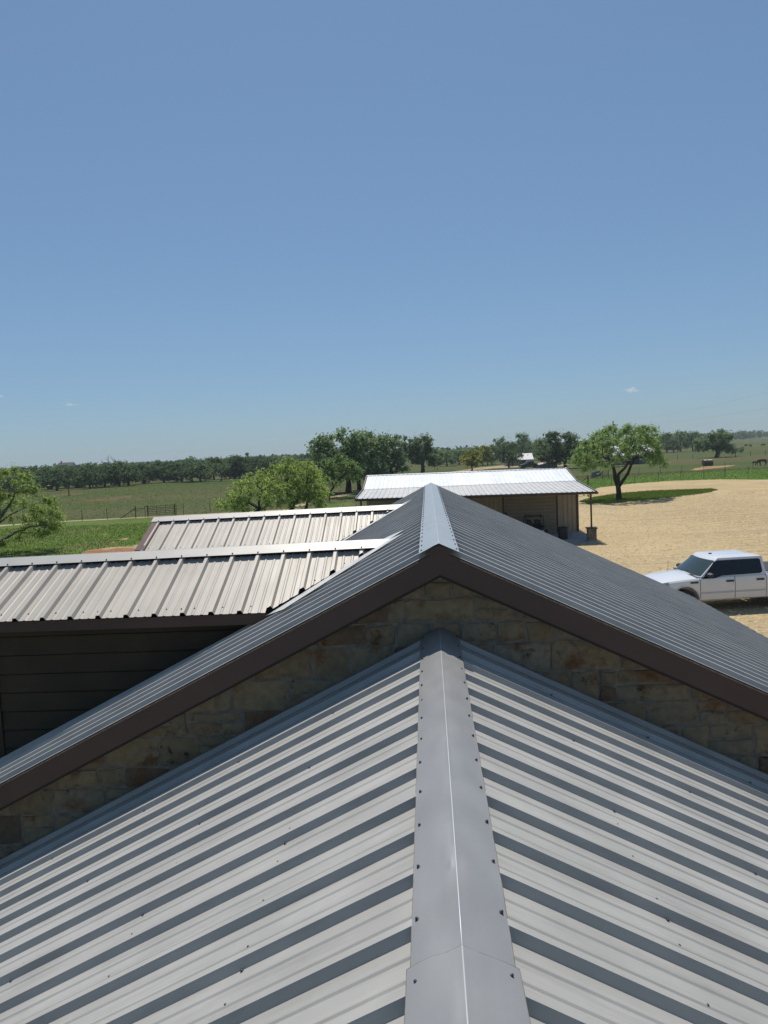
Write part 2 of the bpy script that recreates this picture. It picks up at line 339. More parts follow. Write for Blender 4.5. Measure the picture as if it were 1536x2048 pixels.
M['pebble'] = mat('limestone_pebble', (0.46, 0.36, 0.22), 0.95, var=0.35, nscale=2.5)

# ------------------------------------------------------------------ setting: ground sheets
def sheet(name, poly, z, m, rag=0.0, step=None, k='structure', seed=0):
    """flat sheet from an outline, edge made ragged"""
    pts = [np.array(p[:2], float) for p in poly]
    if step:
        out = []
        n = len(pts)
        for i in range(n):
            a, b = pts[i], pts[(i+1) % n]; d = np.linalg.norm(b-a); kk = max(1, int(d/step)); nn = np.array([-(b-a)[1], (b-a)[0]]) / max(d, 1e-6)
            for j in range(kk):
                q = a + (b-a)*j/kk
                q = q + nn * rag * (mnoise.noise(Vector((q[0]*0.35/step, q[1]*0.35/step, seed))) + 0.6*mnoise.noise(Vector((q[0]*1.1/step, q[1]*1.1/step, seed+5))))
                out.append(q)
        pts = out
    me = bpy.data.meshes.new(name); bm = bmesh.new()
    vs = [bm.verts.new((p[0], p[1], z)) for p in pts]
    f = bm.faces.new(vs); f.normal_update()
    if f.normal.z < 0: f.normal_flip()
    bmesh.ops.triangulate(bm, faces=bm.faces); bm.to_mesh(me); bm.free()
    me.materials.append(m)
    return kind(link(name, me), k)

R = 6000
sheet('ground', [(-R, -R), (R, -R), (R, R), (-R, R)], 0.0, M['field'])
# low wooded hills on the horizon
def hills():
    mb = MB(); n = 260
    for (Y0, hgt, xa, xb, seed) in ((2600, 13, -2600, 3600, 1), (4200, 20, -4200, 4600, 2)):
        v = []; f = []
        for i in range(n+1):
            x = xa + (xb-xa)*i/n
            hh = 0.62 + 0.45*mnoise.noise(Vector((x*0.0011, seed*7, 0))) + 0.12*mnoise.noise(Vector((x*0.008, seed, 3))) + 0.08*mnoise.noise(Vector((x*0.03, seed, 9)))
            hh += 0.45/(1+math.exp(-(x-1000)/250.0))*(seed == 1) - 0.55*math.exp(-((x-150)/420.0)**2)
            hh = max(hh, 0.12)*hgt
            v += [(x, Y0-500, -0.5), (x, Y0, hh), (x, Y0+900, hh*0.8), (x, Y0+1500, -0.5)]
        for i in range(n):
            for k in range(3): f.append((i*4+k, (i+1)*4+k, (i+1)*4+k+1, i*4+k+1))
        mb.add(v, f)
    return kind(build(mb, 'hills', M['hill'], smooth=True), 'structure')
hills()

gp = lambda L: [G(x, y)[:2] for x, y in L]
PATCH = [gp(q_) for q_ in ([(150, 1114), (178, 1101), (222, 1095), (272, 1093.5), (312, 1097), (290, 1109), (240, 1114), (200, 1120)], [(260, 1092), (290, 1085), (303, 1089), (275, 1095)], [(196, 1070), (216, 1067), (216, 1072)], [(233, 1080), (258, 1075), (256, 1081)])]
# green verge on the right, lawn on the left
sheet('grass_verge', gp([(1100, 985), (1150, 962), (1200, 956), (1290, 951), (1400, 944), (1536, 938), (1700, 930)]) + [(95, 105), (90, 20), (10, 20)], 0.004, M['verge'], 1.2, 3.0, seed=2)
lawn_poly = [(-70, 8), (-4, 8), (-4, 60)] + gp([(700, 1003), (600, 1018), (445, 1028), (300, 1036), (140, 1043), (0, 1051)]) + [(-70, 72)]
sheet('lawn', lawn_poly, 0.004, M['lawn'], 0.8, 2.5, seed=3)
yard = [(3, -12), (3, 60), (9, 62), (14, 74), (16.5, 84)] + gp([(1200, 975), (1270, 967), (1350, 961.5), (1440, 959), (1536, 959.5)]) + [(62, 86), (78, 70), (80, -12)]
sheet('gravel_yard', yard, 0.010, M['gravel'], 0.7, 1.6, seed=4)
island = gp([(1158, 1004), (1180, 996), (1240, 986.5), (1300, 982), (1380, 979), (1425, 977.5), (1436, 980.5), (1405, 988), (1330, 996.5), (1270, 1003), (1225, 1007), (1180, 1008)])
sheet('grass_island', island, 0.018, M['verge'], 0.9, 0.55, seed=5)
sheet('dirt_road', gp([(-30, 1055), (60, 1048.5), (140, 1043.2), (250, 1038), (380, 1031.5), (470, 1027), (560, 1022), (600, 1019), (600, 1016), (560, 1019.5), (470, 1024.5), (380, 1029), (250, 1036), (140, 1041.2), (60, 1046), (-30, 1052)]), 0.012, M['dirt'], 0.5, 2.0, seed=6)
sheet('dirt_path', gp([(600, 1014), (650, 999), (690, 991.5), (730, 984), (760, 979), (760, 976.5), (730, 981), (690, 988.5), (650, 995.5), (585, 1013)]), 0.012, M['dirt'], 0.4, 2.0, seed=7)
sheet('driveway', gp([(860, 958), (905, 950), (945, 942), (985, 937), (1040, 934.5), (1130, 931.5), (1150, 929), (1060, 929.5), (1000, 931.3), (955, 935.5), (915, 941.5), (880, 948), (845, 957)]), 0.012, M['dirt'], 0.7, 5.0, seed=8)
sheet('bare_soil', gp([(150, 1114), (178, 1101), (222, 1095), (272, 1093.5), (312, 1097), (290, 1109), (240, 1114), (200, 1120)]), 0.012, M['soil'], 0.5, 0.8, seed=9)
sheet('bare_soil', gp([(262, 1092), (290, 1086), (300, 1090), (275, 1094)]), 0.012, M['soil'], 0.3, 0.6, seed=10)
sheet('bare_soil', gp([(170, 1000), (215, 997.5), (262, 991), (268, 993.5), (225, 1001), (180, 1003)]), 0.008, M['faded_soil'], 1.2, 4, seed=11)
sheet('bare_soil', gp([(95, 991), (130, 987), (170, 984.5), (165, 988), (110, 993.5)]), 0.008, M['faded_soil'], 1.5, 5, seed=12)
sheet('bare_soil', gp([(1376, 940), (1400, 934), (1440, 931.5), (1470, 930), (1462, 933.5), (1420, 937.5), (1395, 941)]), 0.008, M['soil'], 0.8, 2, seed=13)
sheet('pale_pasture', [P(x_, 938, Y_)[:2] for x_, Y_ in ((-60, 640), (32, 640), (34, 900), (-60, 900))], 0.008, M['dirt'], 1.0, 20, seed=14)
sheet('bare_soil', gp([(200, 1070), (215, 1068.3), (214, 1070.5)]), 0.012, M['soil'], 0.2, 0.6, seed=15)
sheet('bare_soil', gp([(236, 1079), (256, 1076), (254, 1080)]), 0.012, M['soil'], 0.2, 0.6, seed=16)
sheet('bare_soil', gp([(215, 1086), (228, 1083), (226, 1087)]), 0.012, M['soil'], 0.2, 0.6, seed=17)

# ------------------------------------------------------------------ metal roofing
PITCH = 0.305; RH = 0.038
def rib_profile(c0, ua, ub, RH=RH):
    """(u, h) across the sheet between ua and ub, ribs at c0 + k*PITCH"""
    pts = []
    k0 = int(math.floor((ua - c0)/PITCH)) - 1; k1 = int(math.ceil((ub - c0)/PITCH)) + 1
    for k in range(k0, k1+1):
        c = c0 + k*PITCH
        pts += [(c-0.035, 0), (c-0.018, RH), (c+0.018, RH), (c+0.035, 0)]
        for mth in (PITCH/3, 2*PITCH/3):
            pts += [(c+mth-0.018, 0), (c+mth-0.008, 0.0055), (c+mth+0.008, 0.0055), (c+mth+0.018, 0)]
    a = np.array(pts); uu = a[:, 0]
    def h(u): return float(np.interp(u, uu, a[:, 1]))
    out = [(ua, h(ua))] + [tuple(p) for p in pts if ua + 1e-4 < p[0] < ub - 1e-4] + [(ub, h(ub))]
    return out
def roof_side(parent, ridge, eave, u0, u1, c0, m, per=3, nv=1, clips=(), wave=0.0, name='roof_panel', rh=RH):
    """ridge(u), eave(u) -> points 3D on the pan plane; every sheet is one object"""
    ridge_ = lambda u: np.array(ridge(u), float); eave_ = lambda u: np.array(eave(u), float)
    um = (u0+u1)/2
    d1 = ridge_(um+0.5) - ridge_(um-0.5); d2 = eave_(um) - ridge_(um)
    nrm = np.cross(d1, d2); nrm /= np.linalg.norm(nrm)
    if nrm[2] < 0: nrm = -nrm
    k = int(math.floor((u0 - c0)/PITCH)); cuts = [u0]
    while True:
        k += 1; u = c0 + k*PITCH - 0.0352
        if u >= u1 - 0.03: break
        if k % per == 0 and u > u0 + 0.03: cuts.append(u)
    cuts.append(u1)
    res = []
    for a, b in zip(cuts[:-1], cuts[1:]):
        pr = rib_profile(c0, a, b + (0.069 if b < u1 - 0.05 else 0), rh); pr = [(u, h + (0.0016 if u > b + 1e-4 else 0)) for u, h in pr]; v = []; f = []; n = len(pr)
        for j in range(nv+1):
            t = j/nv
            for (u, h) in pr:
                p = ridge_(u)*(1-t) + eave_(u)*t + nrm*h
                if wave: p = p + nrm*wave*mnoise.noise(Vector((p[0]*1.3, p[1]*4.0, p[2])))
                v.append(p)
        for j in range(nv):
            for i in range(n-1): f.append((j*n+i, (j+1)*n+i, (j+1)*n+i+1, j*n+i+1))
        org = ORG[parent]
        me = bpy.data.meshes.new(name); bm = bmesh.new()
        bv = [bm.verts.new(tuple(q - org)) for q in v]
        for q in f: bm.faces.new([bv[i] for i in q])
        for (co, no) in clips:
            bmesh.ops.bisect_plane(bm, geom=bm.verts[:] + bm.edges[:] + bm.faces[:], plane_co=Vector(tuple(np.array(co) - org)), plane_no=Vector(no), clear_outer=True)
        if len(bm.faces) == 0: bm.free(); continue
        bm.normal_update()
        for q in bm.faces:
            if q.normal.z < 0: q.normal_flip()
        bm.to_mesh(me); bm.free(); me.materials.append(m)
        res.append(link(name, me, parent))
    return res, nrm

def ridge_cap(parent, apex, axis, u0, u1, wA, dzA, wB, dzB, m, dents=0.0, flare=0.0, edge=True, nseg=None, name='ridge_cap', lift=0.0, end=False):
    """folded cap along the ridge; wA/wB = plan reach each side, dz drop; axis 'x' or 'y'"""
    apex_ = lambda u: np.array(apex(u), float)
    side = np.array((1, 0, 0)) if axis == 'y' else np.array((0, 1, 0))
    n = nseg or max(2, int((u1-u0)/0.05)); mb = MB(); eb = MB()
    ts = [-1, -0.8, -0.55, -0.3, -0.12, -0.022, 0.0, 0.022, 0.12, 0.3, 0.55, 0.8, 1]
    v = []
    for i in range(n+1):
        u = u0 + (u1-u0)*i/n; A = apex_(u)
        for t in ts:
            wd, dz = (wA, dzA) if t < 0 else (wB, dzB)
            at = abs(t)
            ww = wd + flare
            if at == 1 and dents: ww += 0.004*mnoise.noise(Vector((u*5.0, t*3, 2)))
            p = A + side*(math.copysign(1, t)*at*ww if t else 0) - np.array((0, 0, 1))*dz*at
            if at < 0.03: p[2] = A[2] - 0.0012*(at > 0) - dz*at*0.55
            if dents:
                q = dents*math.sin(min(1, at)*math.pi)**0.7 if at > 0.05 else 0
                p[2] += q*(0.35 + max(-0.5, mnoise.noise(Vector((u*2.6 + t*1.4, t*1.5, 4))) + 0.6*mnoise.noise(Vector((u*6.5 - t*3, t*4, 8)))))
                if at == 1: p[2] += 0.35*dents*mnoise.noise(Vector((u*4, t, 1)))
            p[2] += lift; v.append(p)
    k = len(ts); f = []
    for i in range(n):
        for j in range(k-1): f.append((i*k+j, (i+1)*k+j, (i+1)*k+j+1, i*k+j+1))
    mb.add(v, f)
    o = build(mb, name, m, parent, smooth=True, fixn=False)
    bm = bmesh.new(); bm.from_mesh(o.data)
    bm.normal_update()
    for q in bm.faces:
        if q.normal.z < 0: q.normal_flip()
    bm.to_mesh(o.data); bm.free(); o.data.set_sharp_from_angle(angle=math.radians(20))
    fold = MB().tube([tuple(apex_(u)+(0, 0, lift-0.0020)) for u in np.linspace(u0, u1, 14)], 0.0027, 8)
    build(fold, 'cap_fold_highlight', M['fold'], parent, smooth=True)  # thin pale tube adds the highlight line on the bend
    if edge:                              # hemmed edges; dark tube at the lap end adds its contact shadow
        if end: eb.tube([tuple(np.array(v[n*k+j])+(0, 0.001, -0.0035)) for j in range(k)], 0.0036, 6)
        for j in (0, k-1):
            pts = [np.array(v[i*k+j]) - np.array((0, 0, 0.006)) for i in range(n+1)]
            eb.tube([tuple(p) for p in pts], 0.0032, 5)
        build(eb, 'cap_edge_and_lap_shade', M['edge'], parent, smooth=True)
    return o, v, k

def screw_mesh():
    mb = MB().lathe([(0.0085, 0.0), (0.0085, 0.002), (0.006, 0.003), (0.0055, 0.0085), (0.004, 0.0095)], (0, 0, 0), 'z', 8)
    return mesh_from('screw', mb.v, mb.f, M['screw'])
SCREW = screw_mesh()
def screw(parent, p, nrm, s=1.0):
    o = bpy.data.objects.new('screw', SCREW); COL.objects.link(o); o.parent = parent; ORG[o] = ORG[parent]
    o.location = tuple(np.array(p) - ORG[parent]); o.rotation_euler = Vector(tuple(nrm)).to_track_quat('Z', 'Y').to_euler(); o.scale = (s, s, s)
    return o
def screws_joined(parent, pts, nrms, s=1.0):
    mb = MB()
    for p, n in zip(pts, nrms):
        q = Vector(tuple(n)).to_track_quat('Z', 'Y')
        mb.add([tuple(Vector(tuple(p)) + q @ (Vector(v)*s)) for v in [(0.008*math.cos(a*math.pi/3), 0.008*math.sin(a*math.pi/3), z) for z in (0, 0.008) for a in range(6)]],
               [tuple(range(6, 12))] + [(a, (a+1) % 6, 6+(a+1) % 6, 6+a) for a in range(6)])
    return kind(build(mb, 'roof_screws', M['screw'], parent), 'stuff')

# ------------------------------------------------------------------ the ranch house
SL = 0.4904; CT = 1/math.sqrt(1+SL*SL)
ZP = RH/CT                                 # pan plane below the rib tops, measured vertically
house = thing('ranch_house', 'ranch house with grey ribbed metal roofs, brown fascia and a stone gable', 'house', (0, 12, 0))
YW = 6.10; YF = 5.72; YB = 16.85; MZ = 5.2745; MX = 0.021; HW = 6.05
PZ = 4.5                                    # porch ridge
PX = 5.0; PY0 = -3.2
c0p = 5.06

# porch roof under the camera
dk = MB(); 
for s_ in (-1, 1):
    a = [(0, PZ-0.075), (s_*PX, PZ-SL*PX-0.075), (s_*PX, PZ-SL*PX-0.14), (0, PZ-0.14)]
    dk.prism(a, 'y', PY0+0.05, YW-0.02)
porch = build(dk, 'porch_roof', M['deck'], house)
porch['label'] = 'lower light grey ribbed roof in the foreground'
for s_ in (-1, 1):
    res, nrm = roof_side(porch, lambda u: (s_*0.02, u, PZ-ZP-SL*0.02), lambda u: (s_*PX, u, PZ-ZP-SL*PX), PY0, YW-0.012, c0p, M['panel'], nv=10, wave=0.0012)
    far = []; farn = []
    n0 = int((c0p - PY0)/PITCH)
    for k in range(-3, n0):
        y = c0p - k*PITCH
        for r_, xx in enumerate((0.87, 1.63, 2.43, 3.2, 4.0, 4.75)):
            jit = random.uniform(-0.012, 0.012)
            pts = [(xx+jit, y + 0.10 + random.uniform(-.008, .008))]
            if k % 3 == (1 if s_ > 0 else 2): pts.append((xx+jit*2, y - 0.043))
            for (px_, py_) in pts:
                p = np.array((s_*px_, py_, PZ-ZP-SL*px_))
                if py_ < 0.9 or py_ > 5.35 or px_ > 3.3: far.append(p); farn.append(nrm)
                else: screw(porch, p, nrm, 0.88)
    screws_joined(porch, far, farn)
CW = 0.1626
# two overlapping cap pieces; the nearer one lies on top
for (a, b, fl, lf) in ((1.98, YW-0.03, 0.0, 0.0), (PY0, 2.08, 0.011, 0.006)):
    ridge_cap(porch, lambda u: (0, u, PZ+0.004), 'y', a, b, CW, CW*SL, CW, CW*SL, M['cap'], dents=0.0105, flare=fl, lift=lf, end=fl > 0)
for s_ in (-1, 1):
    nrm = np.array((s_*SL, 0, 1))*CT
    for k in range(-3, 25):
        y = c0p - k*PITCH + (0.025 if s_ > 0 else 0)
        screw(porch, (s_*(CW-0.02) + random.uniform(-.003, .003), y + random.uniform(-.006, .006), PZ + 0.0055 - (CW-0.02)*SL + (0.008 if y < 2.1 else 0)), nrm, 0.95)
# porch walls below (support of the lower roof)
pw = MB()
for s_ in (-1, 1): pw.box((s_*4.4-0.15, PY0+0.4, 0), (s_*4.4+0.15, YW-0.05, PZ-SL*4.4-0.15))
pw.box((-4.2, PY0+0.4, 0), (4.2, PY0+0.7, 2.2)); build(pw, 'porch_wall', M['mortar'], house)

# stone gable wall
def roof_under(x): return MZ - SL*abs(x-MX) - 0.30
gw = MB().prism([(-5.8, 0), (5.8, 0), (5.8, roof_under(5.8)+0.2), (MX, roof_under(MX)+0.2), (-5.8, roof_under(-5.8)+0.2)], 'y', YW, YW+0.3)
gable = build(gw, 'gable_wall', M['mortar'], house)
def clip_poly(poly, a, b, c):              # keep a*x+b*z<=c
    out = []
    for i in range(len(poly)):
        p, q = poly[i], poly[(i+1) % len(poly)]; dp = a*p[0]+b*p[1]-c; dq = a*q[0]+b*q[1]-c
        if dp <= 0: out.append(p)
        if (dp < 0 < dq) or (dq < 0 < dp):
            t = dp/(dp-dq); out.append((p[0]+(q[0]-p[0])*t, p[1]+(q[1]-p[1])*t))
    return out
def make_stone(x0, x1, z0, z1):
    j = 0.014; cx, cz = (x0+x1)/2, (z0+z1)/2; w_, h_ = x1-x0, z1-z0; r = min(w_, h_)*0.09
    raw = [(x0+r, z0), (cx, z0), (x1-r, z0), (x1, z0+r), (x1, cz), (x1, z1-r), (x1-r, z1), (cx, z1), (x0+r, z1), (x0, z1-r), (x0, cz), (x0, z0+r)]
    poly = [(a+random.uniform(-j, j), b+random.uniform(-j, j)) for a, b in raw]
    poly = clip_poly(poly, SL, 1, MZ-0.245+SL*MX); poly = clip_poly(poly, -SL, 1, MZ-0.245-SL*MX)
    if len(poly) < 3: return
    if max(p[1] + SL*abs(p[0]) for p in poly) < PZ-0.12: return
    ar = 0.5*abs(sum(poly[i][0]*poly[(i+1) % len(poly)][1]-poly[(i+1) % len(poly)][0]*poly[i][1] for i in range(len(poly))))
    if ar < 0.002: return
    cx = sum(p[0] for p in poly)/len(poly); cz = sum(p[1] for p in poly)/len(poly); n = len(poly)
    pr = random.uniform(0.004, 0.012); v = []
    for (k, y) in ((1.0, YW+0.02), (1.0, YW-pr*0.5), (0.94, YW-pr)):
        v += [(cx+(p[0]-cx)*k, y + random.uniform(-.003, .003), cz+(p[1]-cz)*k) for p in poly]
    v.append((cx, YW-pr-random.uniform(0, 0.008), cz))
    f = [(r_*n+i, r_*n+(i+1) % n, (r_+1)*n+(i+1) % n, (r_+1)*n+i) for r_ in (0, 1) for i in range(n)] + [(2*n+i, 2*n+(i+1) % n, 3*n) for i in range(n)]
    build(MB().add(v, f), 'stone', M['stone'], gable, smooth=True, sharp=55)
z = 2.35
while z < 5.05:
    hgt = random.choice((0.15, 0.19, 0.22, 0.25, 0.28)); x = -4.9 - random.uniform(0, 0.3)
    while x < 4.9:
        wd = random.choice((0.16, 0.24, 0.32, 0.38, 0.44, 0.5, 0.6)); g = 0.012
        if hgt > 0.19 and random.random() < 0.3:
            hs = hgt*random.uniform(0.4, 0.6)
            make_stone(x+g, x+wd-g, z+g, z+hs-g); make_stone(x+g, x+wd-g, z+hs+g, z+hgt-g)
        else: make_stone(x+g, x+wd-g, z+g, z+hgt-g)
        x += wd
    z += hgt

# side and back walls
hw = MB()
for s_ in (-1, 1): hw.box((s_*5.65-0.15, YW+0.3, 0), (s_*5.65+0.15, YB-0.45, MZ-SL*5.8-0.08))
hw.prism([(-5.8, 0), (5.8, 0), (5.8, roof_under(5.8)+0.2), (MX, roof_under(MX)+0.2), (-5.8, roof_under(-5.8)+0.2)], 'y', YB-0.45, YB-0.2)
build(hw, 'house_wall', M['mortar'], house)

M['lip'] = mat('blackish_brown_trim', (0.022, 0.015, 0.013), 0.7)  # darker brown than the fascia above it
# main roof
dk = MB()
for s_ in (-1, 1):
    zt = MZ-ZP-0.035
    dk.prism([(MX, zt), (MX+s_*(HW-.03), zt-SL*(HW-.03)), (MX+s_*(HW-.03), zt-SL*(HW-.03)-0.07), (MX, zt-0.07)], 'y', YF+0.03, YB-0.02)
mroof = build(dk, 'main_roof', M['deck'], house)
mroof['label'] = 'higher main roof running away from the foreground roof'
c0m = YF + 0.10
for s_ in (-1, 1):
    roof_side(mroof, lambda u: (MX+s_*0.02, u, MZ-ZP-SL*0.02), lambda u: (MX+s_*HW, u, MZ-ZP-SL*HW), YF, YB, c0m, M['panel'], nv=2)
for (a, b, fl, lf) in ((YF-0.012, 8.8, 0.004, 0.006), (8.74, 11.8, 0.002, 0.003), (11.74, 14.8, 0.001, 0.0015), (14.74, YB, 0, 0)):
    ridge_cap(mroof, lambda u: (MX, u, MZ+0.004), 'y', a, b, CW*0.985, CW*SL, CW*0.985, CW*SL, M['main_cap'], dents=0.003, flare=fl, lift=lf)
for s_ in (-1, 1):
    nrm = np.array((s_*SL, 0, 1))*CT
    for k in range(0, 37):
        y = c0m + k*PITCH
        if y < YB-0.03: screw(mroof, (MX+s_*(CW-0.02), y, MZ+0.008-(CW-0.02)*SL), nrm, 1.15)
pts = []; nrs = []
for s_ in (-1, 1):
    nrm = np.array((s_*SL, 0, 1))*CT
    for k in range(0, 36):
        for xx in (0.95, 2.1, 3.3, 4.5, 5.6):
            if s_ < 0 and xx > 1.0 and k > 4: continue
            pts.append((MX+s_*xx, c0m+k*PITCH+0.1, MZ-ZP-SL*xx)); nrs.append(nrm)
screws_joined(mroof, pts, nrs, 1.0)
for s_ in (-1, 1):                          # rake boards, front and back
    for (ya, yb) in ((YF+0.012, YF+0.037), (YB-0.037, YB-0.012)):
        t0 = MZ-ZP-0.006; d = 0.203
        fb = MB().prism([(MX, t0), (MX+s_*HW, t0-SL*HW), (MX+s_*HW, t0-SL*HW-d), (MX, t0-d)], 'y', ya, yb)
        o = build(fb, 'rake_fascia', M['brown'], mroof)
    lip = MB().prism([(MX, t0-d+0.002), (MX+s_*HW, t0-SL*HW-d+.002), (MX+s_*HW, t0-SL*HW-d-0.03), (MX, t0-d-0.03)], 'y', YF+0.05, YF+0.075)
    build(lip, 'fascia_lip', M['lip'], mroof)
    tr = MB().prism([(MX+s_*0.17, t0-0.001-SL*0.17), (MX+s_*HW, t0-.001-SL*HW), (MX+s_*HW, t0-SL*HW-0.013), (MX+s_*0.17, t0-SL*0.17-0.013)], 'y', YF+0.003, YF+0.0118)
    build(tr, 'drip_edge', M['edge'], mroof)
    sf = MB().prism([(MX, t0-d+0.03), (MX+s_*HW, t0-SL*HW-d+.03), (MX+s_*HW, t0-SL*HW-d+0.005), (MX, t0-d+0.005)], 'y', YF+0.08, YW+0.02)
    build(sf, 'soffit', M['brown'], mroof)
    if s_ > 0: build(MB().prism([(MX-0.12, MZ-0.012-SL*0.12), (MX, MZ-0.004), (MX+0.12, MZ-0.012-SL*0.12), (MX, MZ-0.09)], 'y', YF+0.0005, YF+0.0115), 'cap_end', M['brown'], mroof)
    ef = MB().box((MX+s_*(HW-0.02)-0.012, YF+0.04, MZ-SL*HW-0.24), (MX+s_*(HW-0.02)+0.012, YB-0.04, MZ-SL*HW-0.062))
    build(ef, 'eave_fascia', M['brown'], mroof)

# wings to the left
def wing(yr, zr_fn, ye, ze, xl, xwall, xtip, xval, crib, lab, yfar):
    zr = zr_fn
    ridge_near = lambda u: (u, yr, zr(u)-ZP)
    eave_near = lambda u: (u, ye, ze)
    eave_far = lambda u: (u, yfar, ze)
    dk = MB()
    for ee, sg in ((eave_near, 1), (eave_far, -1)):
        q = []
        for u in (xl+0.05, xval+0.25, xtip+0.3):
            a = np.array(ridge_near(u)); b = np.array(ee(u)); b[1] += sg*0.05
            q.append((a-(0, 0, 0.03), b-(0, 0, 0.03)))
        # slab: from left end to the valley, under the main roof beyond it
        (a0, b0), (a1, b1), (a2, b2) = q
        dn = np.array((0, 0, 0.07))
        top = [a0, b0, b1, a2]; bot = [p-dn for p in top]
        dk.add(top+bot, [(0, 1, 2, 3), (7, 6, 5, 4), (0, 4, 5, 1), (1, 5, 6, 2), (2, 6, 7, 3), (3, 7, 4, 0)])
    wr = build(dk, 'wing_roof', M['deck'], house); wr['label'] = lab
    # clip the sheets a hand's breadth short of the valley
    def clip(ysgn):
        e = np.array((xval, ye if ysgn < 0 else yfar, 0.0)); t = np.array((xtip, yr, 0.0)); d = (t-e)/np.linalg.norm(t-e)
        n = np.array((d[1], -d[0], 0.0)); n = n if n[0] > 0 else -n
        return (e - n*0.05, tuple(n)), e, t, n
    (cn, e, t, n) = clip(-1); (cf, e2, t2, n2) = clip(1)
    _, nn = roof_side(wr, ridge_near, eave_near, xl+0.06, xtip, crib, M['wing_panel'], nv=1, clips=(cn,), wave=0.0)
    roof_side(wr, ridge_near, eave_far, xl+0.06, xtip, crib, M['wing_panel'], nv=1, clips=(cf,))
    slope = (zr(xval)-ZP-ze)/(yr-ye)
    CWW = 0.165
    ridge_cap(wr, lambda u: (u, yr, zr(u)+0.018), 'x', xl-0.01, xtip+0.10, CWW, CWW*slope, CWW, CWW*slope, M['wing_cap'], dents=0.0018, edge=False, nseg=60)
    # dark closure strip under the cap
    cl = MB()
    q = [np.array((u, yr-CWW+0.05, zr(u)-ZP-(CWW-0.05)*slope+0.001)) for u in (xl+0.1, xtip-0.02)]
    cl.add([q[0], q[1], q[1]+(0, .01, ZP-0.003), q[0]+(0, .01, ZP-0.003), q[0]+(0, .03, 0), q[1]+(0, .03, 0)], [(0, 1, 2, 3), (3, 2, 5, 4)])
    build(cl, 'closure_strip', M['black'], wr)
    k0 = int(math.ceil((xl+0.1-crib)/PITCH))
    for k in range(k0, k0+20):
        u = crib + k*PITCH
        if u < xtip-0.25: screw(wr, (u, yr-CWW+0.02, zr(u)+0.0195-(CWW-0.02)*slope), nn, 1.2)
    sp = []; sn = []
    for k in range(k0-1, k0+20):
        for off in ((0.10,) if k % 3 else (0.10, 0.262)):
            u = crib + k*PITCH + off
            if xl+0.1 < u < xval-0.15: sp.append(np.array((u, ye+0.10, ze+0.10*slope+0.0))); sn.append(nn)
        u = crib + k*PITCH + 0.12
        fr = (u-xval)/(xtip-xval)
        if 0.08 < fr < 0.8:
            yy = ye + (yr-ye)*fr + 0.14; sp.append(np.array((u, yy, ze+(yy-ye)*slope))); sn.append(nn)
    for p_, n_ in zip(sp, sn): screw(wr, p_, n_, 1.25)
    # brown box rake at the outer end
    rk = MB()
    for ee in (eave_near, eave_far):
        a = np.array(ridge_near(xl+0.09)); b = np.array(ee(xl+0.09))
        for sgn in (1,):
            w2 = 0.085; up = np.array((0, 0, 0.042)); dn = np.array((0, 0, -0.12)); X = np.array((1, 0, 0))
            v = [a-X*w2+dn, a+X*w2+dn, a+X*w2+up, a-X*w2+up, b-X*w2+dn, b+X*w2+dn, b+X*w2+up, b-X*w2+up]
            rk.add(v, [(3, 2, 1, 0), (4, 5, 6, 7), (0, 1, 5, 4), (1, 2, 6, 5), (2, 3, 7, 6), (3, 0, 4, 7)])
    build(rk, 'rake_trim', M['rake'], wr)
    # eave fascia, brown
    for ya in (ye+0.02, yfar-0.045): build(MB().box((xl+0.02, ya, ze-0.125), (xval-0.02, ya+0.025, ze-0.012)), 'eave_fascia', M['brown'], wr)
    # white valley flashing lying on the main slope
    vf = MB()
    for (ee, tt, nn_) in ((e, t, n), (e2, t2, n2)):
        quad = []
        for base, off in ((ee, -0.10), (ee, 0.30), (tt, 0.26), (tt, -0.10)):
            q = base + nn_*off; quad.append(np.array((q[0], q[1], MZ - SL*(MX-q[0]) + 0.012)))
        dirv = (quad[2]-quad[1]); quad[0] = quad[0]-dirv*0.03; quad[1] = quad[1]-dirv*0.03
        vf.add(quad + [q-(0, 0, 0.004) for q in quad], [(0, 1, 2, 3), (7, 6, 5, 4), (0, 4, 5, 1), (1, 5, 6, 2), (2, 6, 7, 3), (3, 7, 4, 0)])
    build(vf, 'valley_flashing', M['flash'], wr)
    # wall under the eave with horizontal siding
    yn = ye + 0.30; yf2 = yfar - 0.30
    zb = MZ - SL*5.8 - 0.6
    core = MB().prism([(yn, zb), (yf2, zb), (yf2, ze+0.08), (yr, zr(xl)-0.18), (yn, ze+0.08)], 'x', xwall, -0.9 if False else xval+0.3)
    wc = build(core, 'wing_wall', M['siding'], house)
    zt = ze - 0.02; k = 0
    while zt > zb:
        z0 = zt - 0.214; xr = min(xval + 0.25, MX - (MZ - z0)/SL + 0.45)
        sp_ = MB().prism([(yn-0.002, zt-0.006), (yn-0.012, zt-0.014), (yn-0.026, z0+0.012), (yn-0.020, z0), (yn-0.002, z0)], 'x', xwall+0.09, max(xr, xwall+0.3))
        build(sp_, 'siding_board', M['siding'], wc); zt = z0; k += 1
    ct = MB().box((xwall-0.03, yn-0.035, zb), (xwall+0.085, yn-0.003, ze-0.02)); build(ct, 'corner_trim', M['siding'], wc)
M['rake'] = mat('maroon_rake_trim', (0.115, 0.055, 0.05), 0.38, 0.1, 0.5, var=0.08)
yr1 = 8.306; yr2 = 13.922
crib1 = P(363.9, 1120, 8.16)[0]; crib2 = P(347.5, 1043, 13.78)[0]
wing(yr1, lambda u: 5.006 + 0.0103*(u+0.527), 7.215, 4.428, -5.62, -5.02, -0.527, -1.72, crib1, 'nearer of the two pale ribbed wing roofs at left', 9.40)
